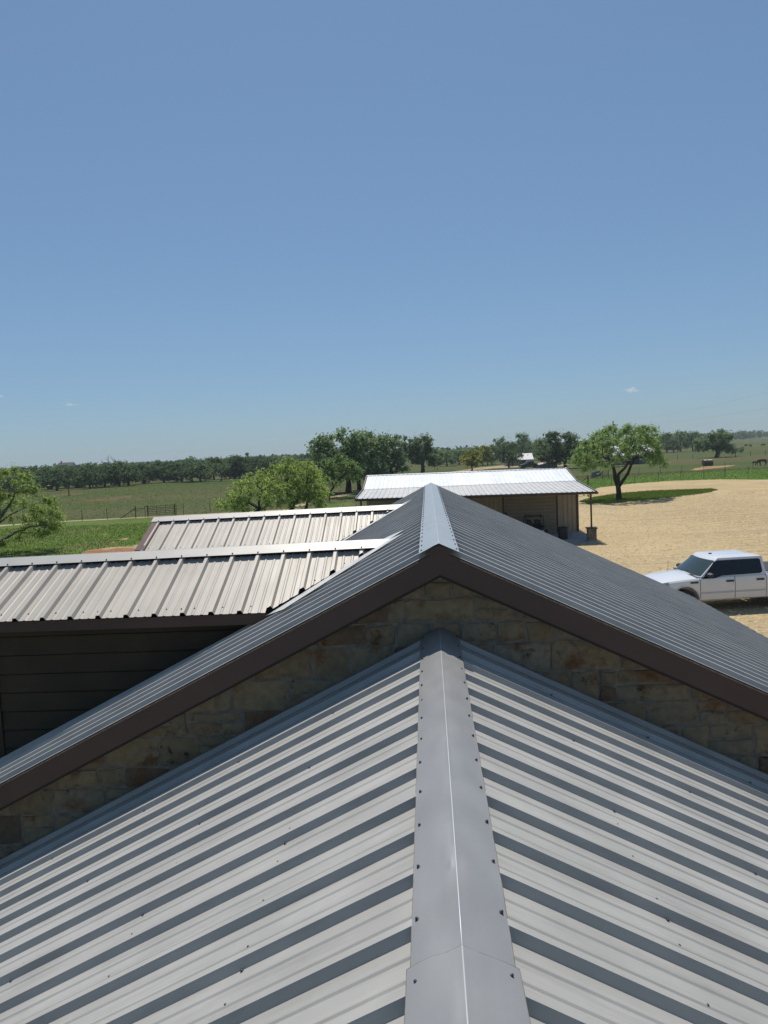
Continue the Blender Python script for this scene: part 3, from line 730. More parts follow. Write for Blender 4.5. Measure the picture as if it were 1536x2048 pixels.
wing(yr2, lambda u: 4.992 + 0.0086*(u+0.555), 12.84, 4.40, -5.56, -5.05, -0.555, -1.75, crib2, 'farther pale ribbed wing roof with a maroon rake end', 15.0)

# ------------------------------------------------------------------ the shed
shed = thing('metal_shed', 'tan metal shed with white and grey ribbed roof and open porch', 'shed', (2.8, 49, 0))
XL, XR = -4.56, 10.09; YE = 43.74; YK = 49.35; YR = 52.9; YBK = 56.6; YSW = 48.98
zt_ = lambda u, l, r: l + (r-l)*(u-XL)/(XR-XL)
ze_ = lambda u: zt_(u, 3.26, 3.08); zk_ = lambda u: zt_(u, 3.53, 3.49); zr_ = lambda u: zt_(u, 4.37, 4.27)
dk = MB()
def slab3(mb, a, b, u0, u1, up, dn):
    v = [np.array(a(u0)), np.array(a(u1)), np.array(b(u1)), np.array(b(u0))]
    mb.add([p+(0, 0, up) for p in v]+[p+(0, 0, dn) for p in v], [(0, 1, 2, 3), (7, 6, 5, 4), (0, 4, 5, 1), (1, 5, 6, 2), (2, 6, 7, 3), (3, 7, 4, 0)])
slab3(dk, lambda u: (u, YK, zk_(u)), lambda u: (u, YE+0.03, ze_(u)), XL+.03, XR-.03, -0.035, -0.09)
sp_roof = build(dk, 'porch_roof', M['deck'], shed)
roof_side(sp_roof, lambda u: (u, YK, zk_(u)), lambda u: (u, YE, ze_(u)), XL+.04, XR-.04, XR-0.2, M['shed_roof_grey'], rh=0.042)
dk = MB(); slab3(dk, lambda u: (u, YR, zr_(u)), lambda u: (u, YK, zk_(u)+0.04), XL+.03, XR-.03, -0.035, -0.09)
slab3(dk, lambda u: (u, YR, zr_(u)), lambda u: (u, YBK, zk_(u)-0.1), XL+.03, XR-.03, -0.035, -0.09)
s_roof = build(dk, 'shed_roof', M['deck'], shed)
roof_side(s_roof, lambda u: (u, YR, zr_(u)), lambda u: (u, YK-0.12, zk_(u)+0.012), XL+.04, XR-.04, XR-0.2, M['shed_roof_white'], rh=0.045)
roof_side(s_roof, lambda u: (u, YR, zr_(u)), lambda u: (u, YBK, zk_(u)-0.1), XL+.04, XR-.04, XR-0.2, M['shed_roof_white'], rh=0.045)
ridge_cap(s_roof, lambda u: (u, YR, zr_(u)+0.045), 'x', XL, XR, 0.17, 0.04, 0.17, 0.04, M['shed_roof_white'], edge=False, nseg=40)
cl = MB().box((XL+.1, YR-0.10, zr_(XL)-0.05), (XR-.1, YR-0.08, zr_(XR)+0.03)); build(cl, 'closure_strip', M['black'], s_roof)
M['rake2'] = mat('shed_rake_trim', (0.13, 0.10, 0.095), 0.5, var=0.1)
for u in (XL, XR):
    rk = MB(); sg = 1 if u == XR else -1; ua, ub = sorted((u, u+sg*0.07))
    slab3(rk, lambda q: (q, YR, zr_(q)), lambda q: (q, YK, zk_(q)), ua, ub, 0.05, -0.16)
    slab3(rk, lambda q: (q, YK-.003, zk_(q)), lambda q: (q, YE, ze_(q)), ua, ub, 0.047, -0.13)
    slab3(rk, lambda q: (q, YR+.003, zr_(q)), lambda q: (q, YBK, zk_(q)-0.1), ua, ub, 0.05, -0.16)
    build(rk, 'rake_trim', M['rake2'], shed)
gt = MB()
gv = [(YE-0.09, -0.02), (YE-0.10, -0.10), (YE-0.06, -0.15), (YE+0.05, -0.15), (YE+0.05, -0.03)]
v = [(XL-0.02, y, ze_(XL)+dz) for y, dz in gv] + [(XR+0.12, y, ze_(XR)+dz) for y, dz in gv]
gt.add(v, [(0, 1, 2, 3, 4), (9, 8, 7, 6, 5)] + [(i, (i+1) % 5, 5+(i+1) % 5, 5+i) for i in range(5)]); build(gt, 'gutter', M['brown'], shed)
# walls
wl = MB()
wl.box((XL+0.2, YSW+0.04, 0), (XR-0.02, YSW+0.16, 3.40))
wl.prism([(YSW+0.16, 0), (YBK-0.2, 0), (YBK-0.2, 3.25), (YR, 4.15), (YSW+0.16, 3.36)], 'x', XR-0.14, XR-0.03)
wl.prism([(YSW+0.16, 0), (YBK-0.2, 0), (YBK-0.2, 3.25), (YR, 4.2), (YSW+0.16, 3.36)], 'x', XL+0.2, XL+0.3)
wl.box((XL+0.3, YBK-0.3, 0), (XR-0.14, YBK-0.2, 3.25))
swall = build(wl, 'shed_wall', M['shed_wall'], shed)
DL, DR = P(1007, 1010, YSW)[0], P(1113, 1010, YSW)[0]
def wall_panels(xa, xb, y, z0, z1, m, par):
    x = xb
    while x > xa + 0.05:
        x2 = max(xa, x - 0.914); pr = []
        u = x2
        pts = [(x2, 0)]
        k = 0
        cs = [x2 + 0.06 + 0.305*i for i in range(3)]
        for c in cs:
            if c + 0.04 < x: pts += [(c-0.04, 0), (c-0.025, -0.032), (c+0.025, -0.032), (c+0.04, 0)]
        pts.append((x, 0))
        v = [(a, y+b, z0) for a, b in pts] + [(a, y+b, z1) for a, b in pts]; n = len(pts)
        build(MB().add(v, [(i, i+1, n+i+1, n+i) for i in range(n-1)]), 'wall_panel', m, par); x = x2
wall_panels(DR+0.05, XR-0.12, YSW+0.035, 0.02, 3.36, M['shed_wall'], swall)
wall_panels(XL+0.3, DL-0.05, YSW+0.035, 0.02, 3.36, M['shed_wall'], swall)
ct = MB().box((XR-0.13, YSW-0.01, 0), (XR+0.02, YSW+0.2, 3.38)); ct.box((DR-0.02, YSW-0.02, 0), (DR+0.06, YSW+0.03, 2.95)); ct.box((DL-0.06, YSW-0.02, 0), (DL+0.02, YSW+0.03, 2.95)); ct.box((DL+.02, YSW-0.02, 2.88), (DR-.02, YSW+0.03, 2.95))
build(ct, 'wall_trim', M['brown'], shed)
door = MB().box((DL+0.02, YSW+0.012, 0.02), (DR-0.02, YSW+0.036, 2.88)); door = build(door, 'roller_door', M['door_tan'], shed)
for k in range(12):
    zz = 0.03 + k*0.237
    build(MB().prism([(YSW+0.011, zz), (YSW-0.012, zz+0.02), (YSW-0.012, zz+0.21), (YSW+0.011, zz+0.232)], 'x', DL+0.03, DR-0.03), 'door_slat', M['door_tan'], door)
hx = P(1011, 1022, YSW)[0]
build(MB().box((hx-0.05, YSW-0.06, 1.25), (hx+0.05, YSW-0.014, 1.6)), 'door_lock', M['dark'], door)
# posts and stone piers
for (bx, by) in ((9.83, 44.0), (P(722, 1005, 44.0)[0], 44.0)):
    zc = 0.0
    build(MB().tube([(bx, by, 0.8), (bx, by, ze_(bx)-0.08)], 0.055, 10), 'post', M['rust'], shed, smooth=True, sharp=40)
    pier = build(MB().box((bx-0.23, by-0.23, 0), (bx+0.23, by+0.23, 0.80)), 'stone_pier', M['mortar'], shed)
    build(MB().box((bx-0.31, by-0.31, 0.80), (bx+0.31, by+0.31, 0.87)), 'pier_cap', M['brown'], pier)
    for sd in range(4):
        ang = sd*math.pi/2; zz = 0.0
        for hh in (0.2, 0.17, 0.23, 0.19):
            split = random.uniform(-0.08, 0.08)
            for (a, b) in ((-0.245, split), (split, 0.245)):
                pr = random.uniform(0.245, 0.262)
                vv = [(a+.008, -pr, zz+.006), (b-.008, -pr, zz+.006), (b-.008, -pr, zz+hh-.006), (a+.008, -pr, zz+hh-.006)]
                vb = [(x, -0.22, z_) for x, _, z_ in vv]
                c, sn = math.cos(ang), math.sin(ang)
                V = [(bx+x*c-y*sn, by+x*sn+y*c, z_) for x, y, z_ in vv+vb]
                build(MB().add(V, [(0, 1, 2, 3), (0, 4, 5, 1), (1, 5, 6, 2), (2, 6, 7, 3), (3, 7, 4, 0)]), 'stone', M['stone'], pier)
            zz += hh
build(MB().lathe([(0.02, 0), (0.06, 0.02), (0.10, 0.10), (0.10, 0.13), (0.02, 0.14)], (9.68, 43.9, 2.75), 'z', 12).tube([(9.80, 43.98, 2.86), (9.74, 43.93, 2.92), (9.68, 43.9, 2.88)], 0.015, 6), 'porch_light', M['lens'], shed, smooth=True, sharp=40)
kind(build(MB().box((XL-0.2, 43.25, -0.05), (XR-0.02, YSW+0.1, 0.05)), 'concrete_slab', M['concrete']), 'structure')

# bin on the slab
bn = thing('rubbish_bin', 'dark lumpy bin with a flat lid beside the stone pier on the porch', 'bin', (8.34, 45.3, 0.05))
b_ = MB().lathe([(0.29, 0.05), (0.31, 0.12), (0.30, 0.3), (0.34, 0.42), (0.33, 0.6), (0.31, 0.72)], (8.34, 45.3, 0), 'z', 18); build(b_, 'barrel', M['dark'], bn, smooth=True, sharp=50)
build(MB().lathe([(0.33, 0.72), (0.35, 0.74), (0.35, 0.79), (0.30, 0.82), (0.08, 0.84)], (8.34, 45.3, 0), 'z', 18), 'lid', M['dark'], bn, smooth=True, sharp=40)
hb = MB()
for a in (0.6, 3.74): hb.tube([(8.34+0.33*math.cos(a), 45.3+0.33*math.sin(a), 0.6), (8.34+0.40*math.cos(a), 45.3+0.40*math.sin(a), 0.66), (8.34+0.33*math.cos(a), 45.3+0.33*math.sin(a), 0.72)], 0.015, 6)
build(hb, 'handle', M['darkmetal'], bn)

# utility cart in front of the roller door
ux, uy = P(1068, 1032, 46.4)[0], 46.4
ut = thing('utility_cart', 'dark utility cart with a roll cage parked before the shed door', 'utility cart', (ux, uy, 0.05))
c = MB(); HW2 = 0.58
for sx in (-1, 1):
    c.tube([(ux+sx*HW2, uy-0.55, 0.72), (ux+sx*(HW2-0.04), uy-0.15, 1.45), (ux+sx*(HW2-0.04), uy+0.75, 1.46), (ux+sx*HW2, uy+0.85, 0.75)], 0.028, 8)
for (yy, zz) in ((-0.15, 1.45), (0.75, 1.46)): c.tube([(ux-HW2+.04, uy+yy, zz), (ux+HW2-.04, uy+yy, zz)], 0.028, 8)
c.tube([(ux-HW2+.02, uy-0.4, 1.0), (ux+HW2-.02, uy-0.4, 1.0)], 0.02, 6)
build(c, 'roll_cage', M['darkmetal'], ut, smooth=True, sharp=40)
hd = MB(); 
v = [(ux-0.55, uy-1.15, 0.45), (ux+0.55, uy-1.15, 0.45), (ux+0.6, uy-0.5, 0.42), (ux-0.6, uy-0.5, 0.42), (ux-0.42, uy-1.12, 0.72), (ux+0.42, uy-1.12, 0.72), (ux+0.56, uy-0.5, 0.92), (ux-0.56, uy-0.5, 0.92)]
hd.add(v, [(0, 3, 2, 1), (4, 5, 6, 7), (0, 1, 5, 4), (1, 2, 6, 5), (2, 3, 7, 6), (3, 0, 4, 7)]); build(hd, 'hood', M['dark'], ut)
build(MB().box((ux-0.58, uy-0.5, 0.3), (ux+0.58, uy+1.3, 0.5)).box((ux-0.6, uy+0.85, 0.5), (ux+0.6, uy+1.4, 0.85)), 'cart_bed', M['dark'], ut)
for sx in (-1, 1):
    build(MB().box((ux+sx*0.28-0.22, uy+0.2, 0.5), (ux+sx*0.28+0.22, uy+0.65, 0.68)).prism([(ux+sx*0.28-0.2, 0.66), (ux+sx*0.28+0.2, 0.66), (ux+sx*0.28+0.18, 1.12), (ux+sx*0.28+0.09, 1.2), (ux+sx*0.28-0.09, 1.2), (ux+sx*0.28-0.18, 1.12)], 'y', uy+0.6, uy+0.72), 'seat', M['dark'], ut)
    build(MB().lathe([(0.06, -0.01), (0.07, 0.0), (0.06, 0.03)], (ux+sx*0.36, uy-1.17, 0.6), 'y', 12), 'headlight', M['lens'], ut)
    for yy in (-0.85, 0.95):
        wh = build(MB().lathe([(0.16, -0.11), (0.27, -0.11), (0.31, -0.07), (0.31, 0.07), (0.27, 0.11), (0.16, 0.11)], (ux+sx*0.62, uy+yy, 0.36), 'x', 18), 'wheel', M['tyre'], ut, smooth=True, sharp=40)
        build(MB().lathe([(0.03, -0.09), (0.16, -0.08), (0.16, 0.08), (0.03, 0.09)], (ux+sx*0.62, uy+yy, 0.36), 'x', 12), 'rim', M['darkmetal'], wh)
build(MB().tube([(ux-0.28, uy-0.1, 0.8), (ux-0.28, uy+0.05, 0.95)], 0.02, 6).lathe([(0.17, 0), (0.19, 0.015), (0.17, 0.03)], (ux-0.28, uy+0.05, 0.96), 'y', 16), 'steering_wheel', M['dark'], ut)

# ------------------------------------------------------------------ pickup trucks
def pickup(name, label, origin, ang, paint, tonneau=True):
    """local x forward, y left, z up"""
    O = np.array(origin, float); ca, sa = math.cos(ang), math.sin(ang)
    T = lambda p: (O[0]+p[0]*ca-p[1]*sa, O[1]+p[0]*sa+p[1]*ca, O[2]+p[2])
    t = thing(name, label, 'pickup truck', tuple(O)); t.rotation_euler = (0, 0, 0)
    def tb(mb, n, m, par, **k):
        mm = MB(); mm.v = [T(p) for p in mb.v]; mm.f = mb.f; return build(mm, n, m, par, **k)
    ST = [(2.96, .74, .50, .94, .97), (2.93, .84, .44, 1.02, 1.07), (2.84, .92, .40, 1.09, 1.15), (2.6, .965, .40, 1.13, 1.195), (2.25, .99, .40, 1.165, 1.24), (1.9, .998, .40, 1.19, 1.28), (1.62, 1.0, .40, 1.21, 1.315), (1.48, 1.0, .40, 1.22, 1.27), (.2, 1.0, .40, 1.24, 1.26), (-.93, 1.0, .40, 1.245, 1.26)]
    SB = [(-.965, .995, .45, 1.27, 1.26), (-2.6, .995, .45, 1.28, 1.27), (-2.86, .97, .48, 1.28, 1.27), (-2.92, .92, .5, 1.27, 1.26)]
    def half(w_, zb, zs, zt2):
        return [(0, zb), (w_-.10, zb), (w_-.025, zb+.05), (w_-.004, zb+.22), (w_, zb+.45), (w_-.012, zs-.16), (w_-.03, zs-.06), (w_-.075, zs-.012), (w_-.15, zs+.012), (w_*.5, zs+(zt2-zs)*.8), (0, zt2)]
    def loft(sts):
        mb = MB(); v = []
        for (x, w_, zb, zs, z2) in sts:
            h_ = half(w_, zb, zs, z2); ring = [(x, y, z_) for y, z_ in h_] + [(x, -y, z_) for y, z_ in h_[-2:0:-1]]
            v += ring
        n = len(ring); f = [(i*n+k, i*n+(k+1) % n, (i+1)*n+(k+1) % n, (i+1)*n+k) for i in range(len(sts)-1) for k in range(n)]
        f += [tuple(range(n)), tuple(reversed(range((len(sts)-1)*n, len(sts)*n)))]
        return mb.add(v, f)
    def carve(o, xs):
        c = MB()
        for x in xs:
            for sg in (-1, 1):
                c.lathe([(0.50, -0.28), (0.50, 0.28)], (x, sg*0.86, 0.45), 'y', 28)
        co = tb(c, 'cut', None, t); 
        md = o.modifiers.new('b', 'BOOLEAN'); md.operation = 'DIFFERENCE'; md.object = co; md.solver = 'EXACT'
        dg = bpy.context.evaluated_depsgraph_get(); ev = o.evaluated_get(dg); me = bpy.data.meshes.new_from_object(ev)
        o.modifiers.clear(); o.data = me; bpy.data.objects.remove(co); me.set_sharp_from_angle(angle=math.radians(28))
    body = tb(loft(ST), 'body', paint, t, smooth=True, sharp=28); carve(body, (2.03,))
    bed = tb(loft(SB), 'cargo_bed', paint, t, smooth=True, sharp=28); carve(bed, (-1.65,))
    tb(MB().box((-2.82, -.90, 1.262), (-1.0, .90, 1.31)), 'tonneau_cover', M['dark'], bed)
    tb(MB().box((-2.95, -.7, .62), (-2.90, .7, 1.2)), 'tailgate', paint, bed)
    for sg in (-1, 1): tb(MB().box((-2.94, sg*.84-.08, .85), (-2.86, sg*.84+.08, 1.22)), 'tail_light', M['amber'], bed)
    # greenhouse
    def ring(xf, xb, yf, yb, z_, bow):
        pts = []
        for k in range(7):
            s_ = -1 + 2*k/6; pts.append((xf + bow*(1-s_*s_), yf*s_, z_))
        for k in range(1, 6):
            q = k/6; pts.append((xf + (xb-xf)*q, yf+(yb-yf)*q, z_))
        for k in range(7):
            s_ = 1 - 2*k/6; pts.append((xb, yb*s_, z_))
        for k in range(1, 6):
            q = 1-k/6; pts.append((xf + (xb-xf)*q, -(yf+(yb-yf)*q), z_))
        return pts
    rings = [ring(1.46, -.88, .945, .945, 1.235, .16), ring(.84, -.82, .785, .785, 1.775, .12), ring(.77, -.80, .76, .76, 1.83, .12), ring(.66, -.72, .68, .68, 1.868, .10), ring(.3, -.4, .35, .35, 1.892, .05)]
    n = len(rings[0]); v = [p for r_ in rings for p in r_]; f = [(i*n+k, i*n+(k+1) % n, (i+1)*n+(k+1) % n, (i+1)*n+k) for i in range(4) for k in range(n)] + [tuple(range(4*n, 5*n))]
    cabin = tb(MB().add(v, f), 'cabin', paint, t, smooth=True, sharp=24)
    def sidept(x, tt, sg, off):            # on the cabin's side plane
        b = (0.945, 1.235); a = (0.785, 1.775); y = b[0]+(a[0]-b[0])*tt; z_ = b[1]+(a[1]-b[1])*tt
        nn = np.array((a[1]-b[1], -(a[0]-b[0]))); nn /= np.linalg.norm(nn)
        return (x, sg*(y+nn[0]*off), z_+nn[1]*off)
    for sg in (1, -1):
        for nm, poly in (('side_window', [(1.40, -.10), (.98, -.12), (.72, .02), (.285, .03), (.285, .97), (.80, .97), (.92, .90)]), ('side_window', [(.26, .03), (-.66, .05), (-.75, .15), (-.73, .9), (-.66, .97), (.26, .97)])):
            a = [sidept(x, tt, sg, .004) for x, tt in poly]; b = [sidept(x, tt, sg, -.02) for x, tt in poly]; m_ = len(poly)
            tb(MB().add(a+b, [tuple(range(m_)), tuple(range(2*m_-1, m_-1, -1))] + [(i, m_+i, m_+(i+1) % m_, (i+1) % m_) for i in range(m_)]), nm, M['glass'], cabin)
        a = sidept(.2725, .04, sg, .002); b = sidept(.2725, .96, sg, .002)
        tb(MB().tube([a, b], .012, 6), 'pillar', M['dark'], cabin)
    # windshield on the bowed front
    W0 = [p for p in rings[0][:7]]; W1 = [p for p in rings[1][:7]]
    v = []
    for q in (0.03, .5, .95):
        for k in range(7):
            a, b = np.array(W0[k]), np.array(W1[k]); s_ = 0.90 if q < .3 else .9
            p = a+(b-a)*q; p[1] *= .965; p += np.array((.66, 0, .75))*.007; v.append(p)
    f = [(i*7+k, i*7+k+1, (i+1)*7+k+1, (i+1)*7+k) for i in range(2) for k in range(6)]
    tb(MB().add(v, f), 'windshield', M['wind_glass'], cabin, smooth=True)
    tb(MB().box((-.885, -.68, 1.32), (-.85, .68, 1.66)), 'rear_window', M['glass'], cabin)
    cw = MB(); cv = []
    for k in range(7):
        p = np.array(W0[k]); p[1] *= .93; cv += [p+(0.01, 0, .05), p+(.13, 0, .055), ]
    cw.add(cv, [(2*k, 2*k+1, 2*k+3, 2*k+2) for k in range(6)]); tb(cw, 'cowl', M['dark'], t)
    for y0 in (.55, -.1): tb(MB().tube([(1.62, y0, 1.31), (1.50, y0-.35, 1.36), (1.48, y0-.55, 1.38)], .012, 5), 'wiper', M['dark'], t)
    tb(MB().tube([(1.75, -.92, 1.20), (1.73, -.92, 1.55)], .006, 5), 'antenna', M['dark'], t)
    for sg in (1, -1):                      # doors, seams, handles, mirrors, lights
        def skin(x0, x1, off):
            v = []; nn = 7
            for x in np.linspace(x0, x1, 5):
                xs = [q[0] for q in ST][::-1]; ip = lambda j: float(np.interp(x, xs, [q[j] for q in ST][::-1]))
                h_ = half(ip(1), ip(2), ip(3), ip(4))[2:9]; v += [(x, sg*(y+off), z_) for y, z_ in h_]
            return v, [(i*nn+k, i*nn+k+1, (i+1)*nn+k+1, (i+1)*nn+k) for i in range(4) for k in range(nn-1)]
        for (x0, x1, hx) in ((1.488, .283, .45), (.257, -.832, -.63)):
            v, f = skin(x0, x1, .006)
            d = tb(MB().add(v, f), 'door', paint, t, smooth=True, sharp=28)
            tb(MB().box((hx-.13, sg*1.005-.02, 1.035), (hx+.13, sg*1.005+.02, 1.095)), 'handle', M['dark'], d)
            tb(MB().box((x1+.02, sg*1.003-.01, .66), (x0-.02, sg*1.003+.012, .72)), 'side_moulding', M['moulding'], d)
        for x in (1.50, .27, -.845):
            v, f = skin(x-.008, x+.008, .0035); tb(MB().add(v, f), 'door_seam', M['dark'], t, smooth=True)
        mr = tb(MB().add([(x, sg*y, z_) for x, y, z_ in [(1.18, 1.0, 1.24), (1.18, 1.26, 1.22), (1.18, 1.27, 1.38), (1.18, 1.02, 1.40), (1.31, 1.04, 1.27), (1.28, 1.22, 1.25), (1.28, 1.23, 1.35), (1.31, 1.06, 1.36)]], [(0, 1, 2, 3), (7, 6, 5, 4), (0, 4, 5, 1), (1, 5, 6, 2), (2, 6, 7, 3), (3, 7, 4, 0)]), 'wing_mirror', M['dark'], t)
        v, f = skin(2.93, 2.58, .004)
        k = len(v)//7
        v2 = []; 
        for i in range(5): v2 += [(p[0], p[1], p[2]) for p in v[i*7+3:i*7+6]]
        tb(MB().add(v2, [(i*3+q, i*3+q+1, (i+1)*3+q+1, (i+1)*3+q) for i in range(4) for q in range(2)]), 'headlight', M['lens'], t, smooth=True)
        tb(MB().box((2.70, sg*.955-.03, .83), (2.82, sg*.955+.012, .90)), 'turn_signal', M['amber'], t)
        tb(MB().box((1.57, sg*1.0-.02, 1.04), (1.84, sg*1.0+.004, 1.095)), 'fender_badge', M['dark'], t)
        for ax in (2.03, -1.65):
            y = sg*.86
            wh = tb(MB().lathe([(.28, -.12), (.375, -.13), (.412, -.09), (.42, 0), (.412, .09), (.375, .13), (.28, .12)], (ax, y, .42), 'y', 32), 'wheel', M['tyre'], t, smooth=True, sharp=40)
            tb(MB().lathe([(.29, -.09), (.295, .118*sg if sg > 0 else -.118), (.265, .10*sg), (.255, .02*sg), (.05, .03*sg)], (ax, y, .42), 'y', 24), 'rim', M['rim'], wh, smooth=True, sharp=30)
            sp = MB()
            for q in range(6):
                a = q*math.pi/3
                sp.tube([(ax+.03*math.cos(a), y+sg*.10, .42+.03*math.sin(a)), (ax+.28*math.cos(a), y+sg*.11, .42+.28*math.sin(a))], [.045, .03], 6)
            tb(sp, 'spoke', M['rim'], wh)
            # arch lip
            al = MB(); al.tube([(ax+.512*math.cos(a), sg*.995, .45+.512*math.sin(a)) for a in np.linspace(-.05, math.pi+.05, 18)], .018, 6); tb(al, 'wheel_arch', paint, t, smooth=True)
    tb(MB().box((2.90, -.62, .68), (2.985, .62, 1.0)), 'grille', M['dark'], t)
    for k in range(3): tb(MB().box((2.96, -.6, .72+k*.1), (3.0, .6, .75+k*.1)), 'grille_bar', M['chrome'], t)
    tb(MB().prism([(2.85, -.93), (2.98, -.80), (3.03, -.5), (3.04, 0), (3.03, .5), (2.98, .80), (2.85, .93)], 'z', .45, .64), 'bumper', M['chrome'], t)
    tb(MB().box((-3.02, -.92, .5), (-2.93, .92, .68)), 'rear_bumper', M['chrome'], t)
    tb(MB().box((-2.6, -.55, .34), (2.5, .55, .46)), 'chassis', M['dark'], t)
    tb(MB().lathe([(.02, 0), (.06, .005), (.05, .035)], (.62, 0, 1.872), 'z', 10), 'roof_light', M['dark'], cabin)
    return t
M['moulding'] = mat('grey_side_moulding', (0.50, 0.50, 0.52), 0.4)
a7 = math.radians(7.0)
tp = G(1378, 1228); fw = np.array((-math.cos(a7), -math.sin(a7), 0)); lf = np.array((math.sin(a7), -math.cos(a7), 0))
o_ = tp - fw*(2.03-0.12) - lf*0.98
pickup('pickup_truck', 'white crew cab pickup with black side windows parked on the gravel', (o_[0], o_[1], 0.012), math.pi+a7, M['white_paint'])
q = G(1060, 936.5)
pickup('pickup_truck', 'dark pickup parked on the driveway beside the low rusty roofed lean-to', (q[0], q[1], 0.014), math.radians(196), M['navy_paint'])

# ------------------------------------------------------------------ trees
def leaf_mesh(name, centers, radii, n, size, m, flat=0.8, droop=0.0, aspect=1.0, soft=0.0, up=0.35):
    C_ = np.repeat(np.array(centers), n, 0); Rr = np.repeat(np.array(radii), n)
    N = len(C_); d = rng.normal(size=(N, 3)); d /= np.linalg.norm(d, axis=1)[:, None]
    rr = np.minimum(np.abs(rng.normal(size=N))*soft, 1.9) if soft else rng.random(N)**0.25
    lump = 0.75 + 0.5*rng.random(len(centers)).repeat(n)
    off = d*(rr*Rr*lump)[:, None]; off[:, 2] *= flat
    pos = C_ + off
    pos[:, 2] -= droop*Rr*(np.abs(off[:, :2]).sum(1)/np.maximum(Rr, 1e-3))*rng.random(N)
    nr = d*0.6 + rng.normal(size=(N, 3))*0.7; nr[:, 2] += up; nr /= np.linalg.norm(nr, axis=1)[:, None]
    a = np.cross(nr, rng.normal(size=(N, 3))); a /= np.linalg.norm(a, axis=1)[:, None]
    b = np.cross(nr, a); s_ = size*(0.6+0.8*rng.random(N))[:, None]
    a = a*s_*0.5*aspect; b = b*s_*0.5/max(1, aspect**0.5)
    V = np.stack([pos-a, pos-b*0.8+a*0.1, pos+a, pos+b*0.8+a*0.1], 1).reshape(-1, 3)
    me = bpy.data.meshes.new(name); me.vertices.add(4*N); me.vertices.foreach_set('co', V.astype(np.float32).ravel())
    me.loops.add(4*N); me.loops.foreach_set('vertex_index', np.arange(4*N, dtype=np.int32))
    me.polygons.add(N); me.polygons.foreach_set('loop_start', np.arange(0, 4*N, 4, dtype=np.int32)); me.polygons.foreach_set('loop_total', np.full(N, 4, np.int32))
    me.update(); me.validate(); me.materials.append(m); return me

def grow(mb, p, r, clumps, lvl=0, dirv=None, wob=0.12):
    """limbs that fork towards the leaf clumps"""
    cl = np.array(clumps); n = len(cl)
    if n == 1 or lvl > 7:
        for c in cl:
            mid = (np.array(p)+c)/2 + rng.normal(size=3)*np.linalg.norm(c-p)*0.08; mid[2] -= 0.03*np.linalg.norm(c-p)
            mb.tube([tuple(p), tuple(mid), tuple(c)], [r, r*0.7, r*0.3], 5, False)
        return
    k = 2 if n < 5 or rng.random() < 0.6 else 3
    cen = cl[rng.choice(n, k, replace=False)]
    for _ in range(5):
        lab = np.argmin(((cl[:, None]-cen[None])**2).sum(2), 1)
        cen = np.array([cl[lab == j].mean(0) if (lab == j).any() else cen[j] for j in range(k)])
    for j in range(k):
        sub = cl[lab == j]
        if len(sub) == 0: continue
        c = sub.mean(0); L = np.linalg.norm(c-p); fr = 0.5 if len(sub) > 1 else 1.0
        if len(sub) == n: fr = 0.35
        e = np.array(p) + (c-p)*fr + rng.normal(size=3)*L*wob*0.5
        r2 = max(0.012, r*(len(sub)/n)**0.42)
        m1 = (np.array(p)+e)/2 + rng.normal(size=3)*L*wob*0.35
        mb.tube([tuple(p), tuple(m1), tuple(e)], [r*0.92 if lvl else r, (r+r2)/2*0.95, r2], 6 if r > 0.06 else 5, False)
        if len(sub) > 1: grow(mb, e, r2, sub, lvl+1, None, wob)
def trunk_mesh(base, fork, r, clumps, m, limbs=None, wob=0.12):
    mb = MB(); base = np.array(base); fork = np.array(fork)
    mid = (base+fork)/2 + rng.normal(size=3)*0.06*np.linalg.norm(fork-base)
    mb.tube([tuple(base-(0, 0, .15)), tuple(base+(0, 0, .12)), tuple(mid), tuple(fork)], [r*1.7, r*1.25, r*1.0, r*0.9], 9)
    if limbs is None: grow(mb, fork, r*0.85, clumps, 0, None, wob)
    else:
        ends = []
        for pts, r0, r1 in limbs:
            mb.tube([tuple(q) for q in pts], list(np.linspace(r0, r1, len(pts))), 8); ends.append((pts[-1], r1)); ends.append((pts[len(pts)//2], (r0+r1)/2))
        cl = np.array(clumps); E = np.array([e[0] for e in ends])
        lab = np.argmin(((cl[:, None]-E[None])**2).sum(2), 1)
        for j, (e, rj) in enumerate(ends):
            if (lab == j).any(): grow(mb, np.array(e), rj*0.8, cl[lab == j], 1, None, wob)
    return mb
def tree(name, label, base, clumps, radii, fork, r, leafn, leafs, lm, bark, group=None, limbs=None, **k):
    t = thing(name, label, 'tree', tuple(base), group)
    build(trunk_mesh(base, fork, r, clumps, bark, limbs), 'trunk', bark, t, smooth=True)
    me = leaf_mesh('crown', np.array(clumps)-np.array(base), radii, leafn, leafs, lm, **k)
    link('crown', me, t); return t
def region(Y, ells, n, deep, r0, r1, gap=True):
    """clumps filling ellipses seen at distance Y, given real depth"""
    C_ = []; Rr = []; tot = sum(e[2]*e[3] for e in ells)
    for (cx, cy, rx, ry) in ells:
        for _ in range(max(2, int(n*rx*ry/tot))):
            a = rng.random()*2*math.pi; q = math.sqrt(rng.random()); dx, dy = q*math.cos(a), q*math.sin(a)
            dd = deep*math.sqrt(max(0.0, 1-q*q*0.8))*(2*rng.random()-1)
            p_ = P(cx+rx*dx, cy+ry*dy, Y)+np.array((0, dd, 0))
            if gap and q > 0.3 and mnoise.noise(Vector(tuple(p_*(0.9 if Y < 150 else 0.55)))) < -0.12: continue
            C_.append(p_); Rr.append(rng.uniform(r0, r1)*(0.75 if q > 0.8 else 1.0))
    C_ = np.array(C_); C_[:, 2] = np.maximum(C_[:, 2], 0.5); return C_, Rr

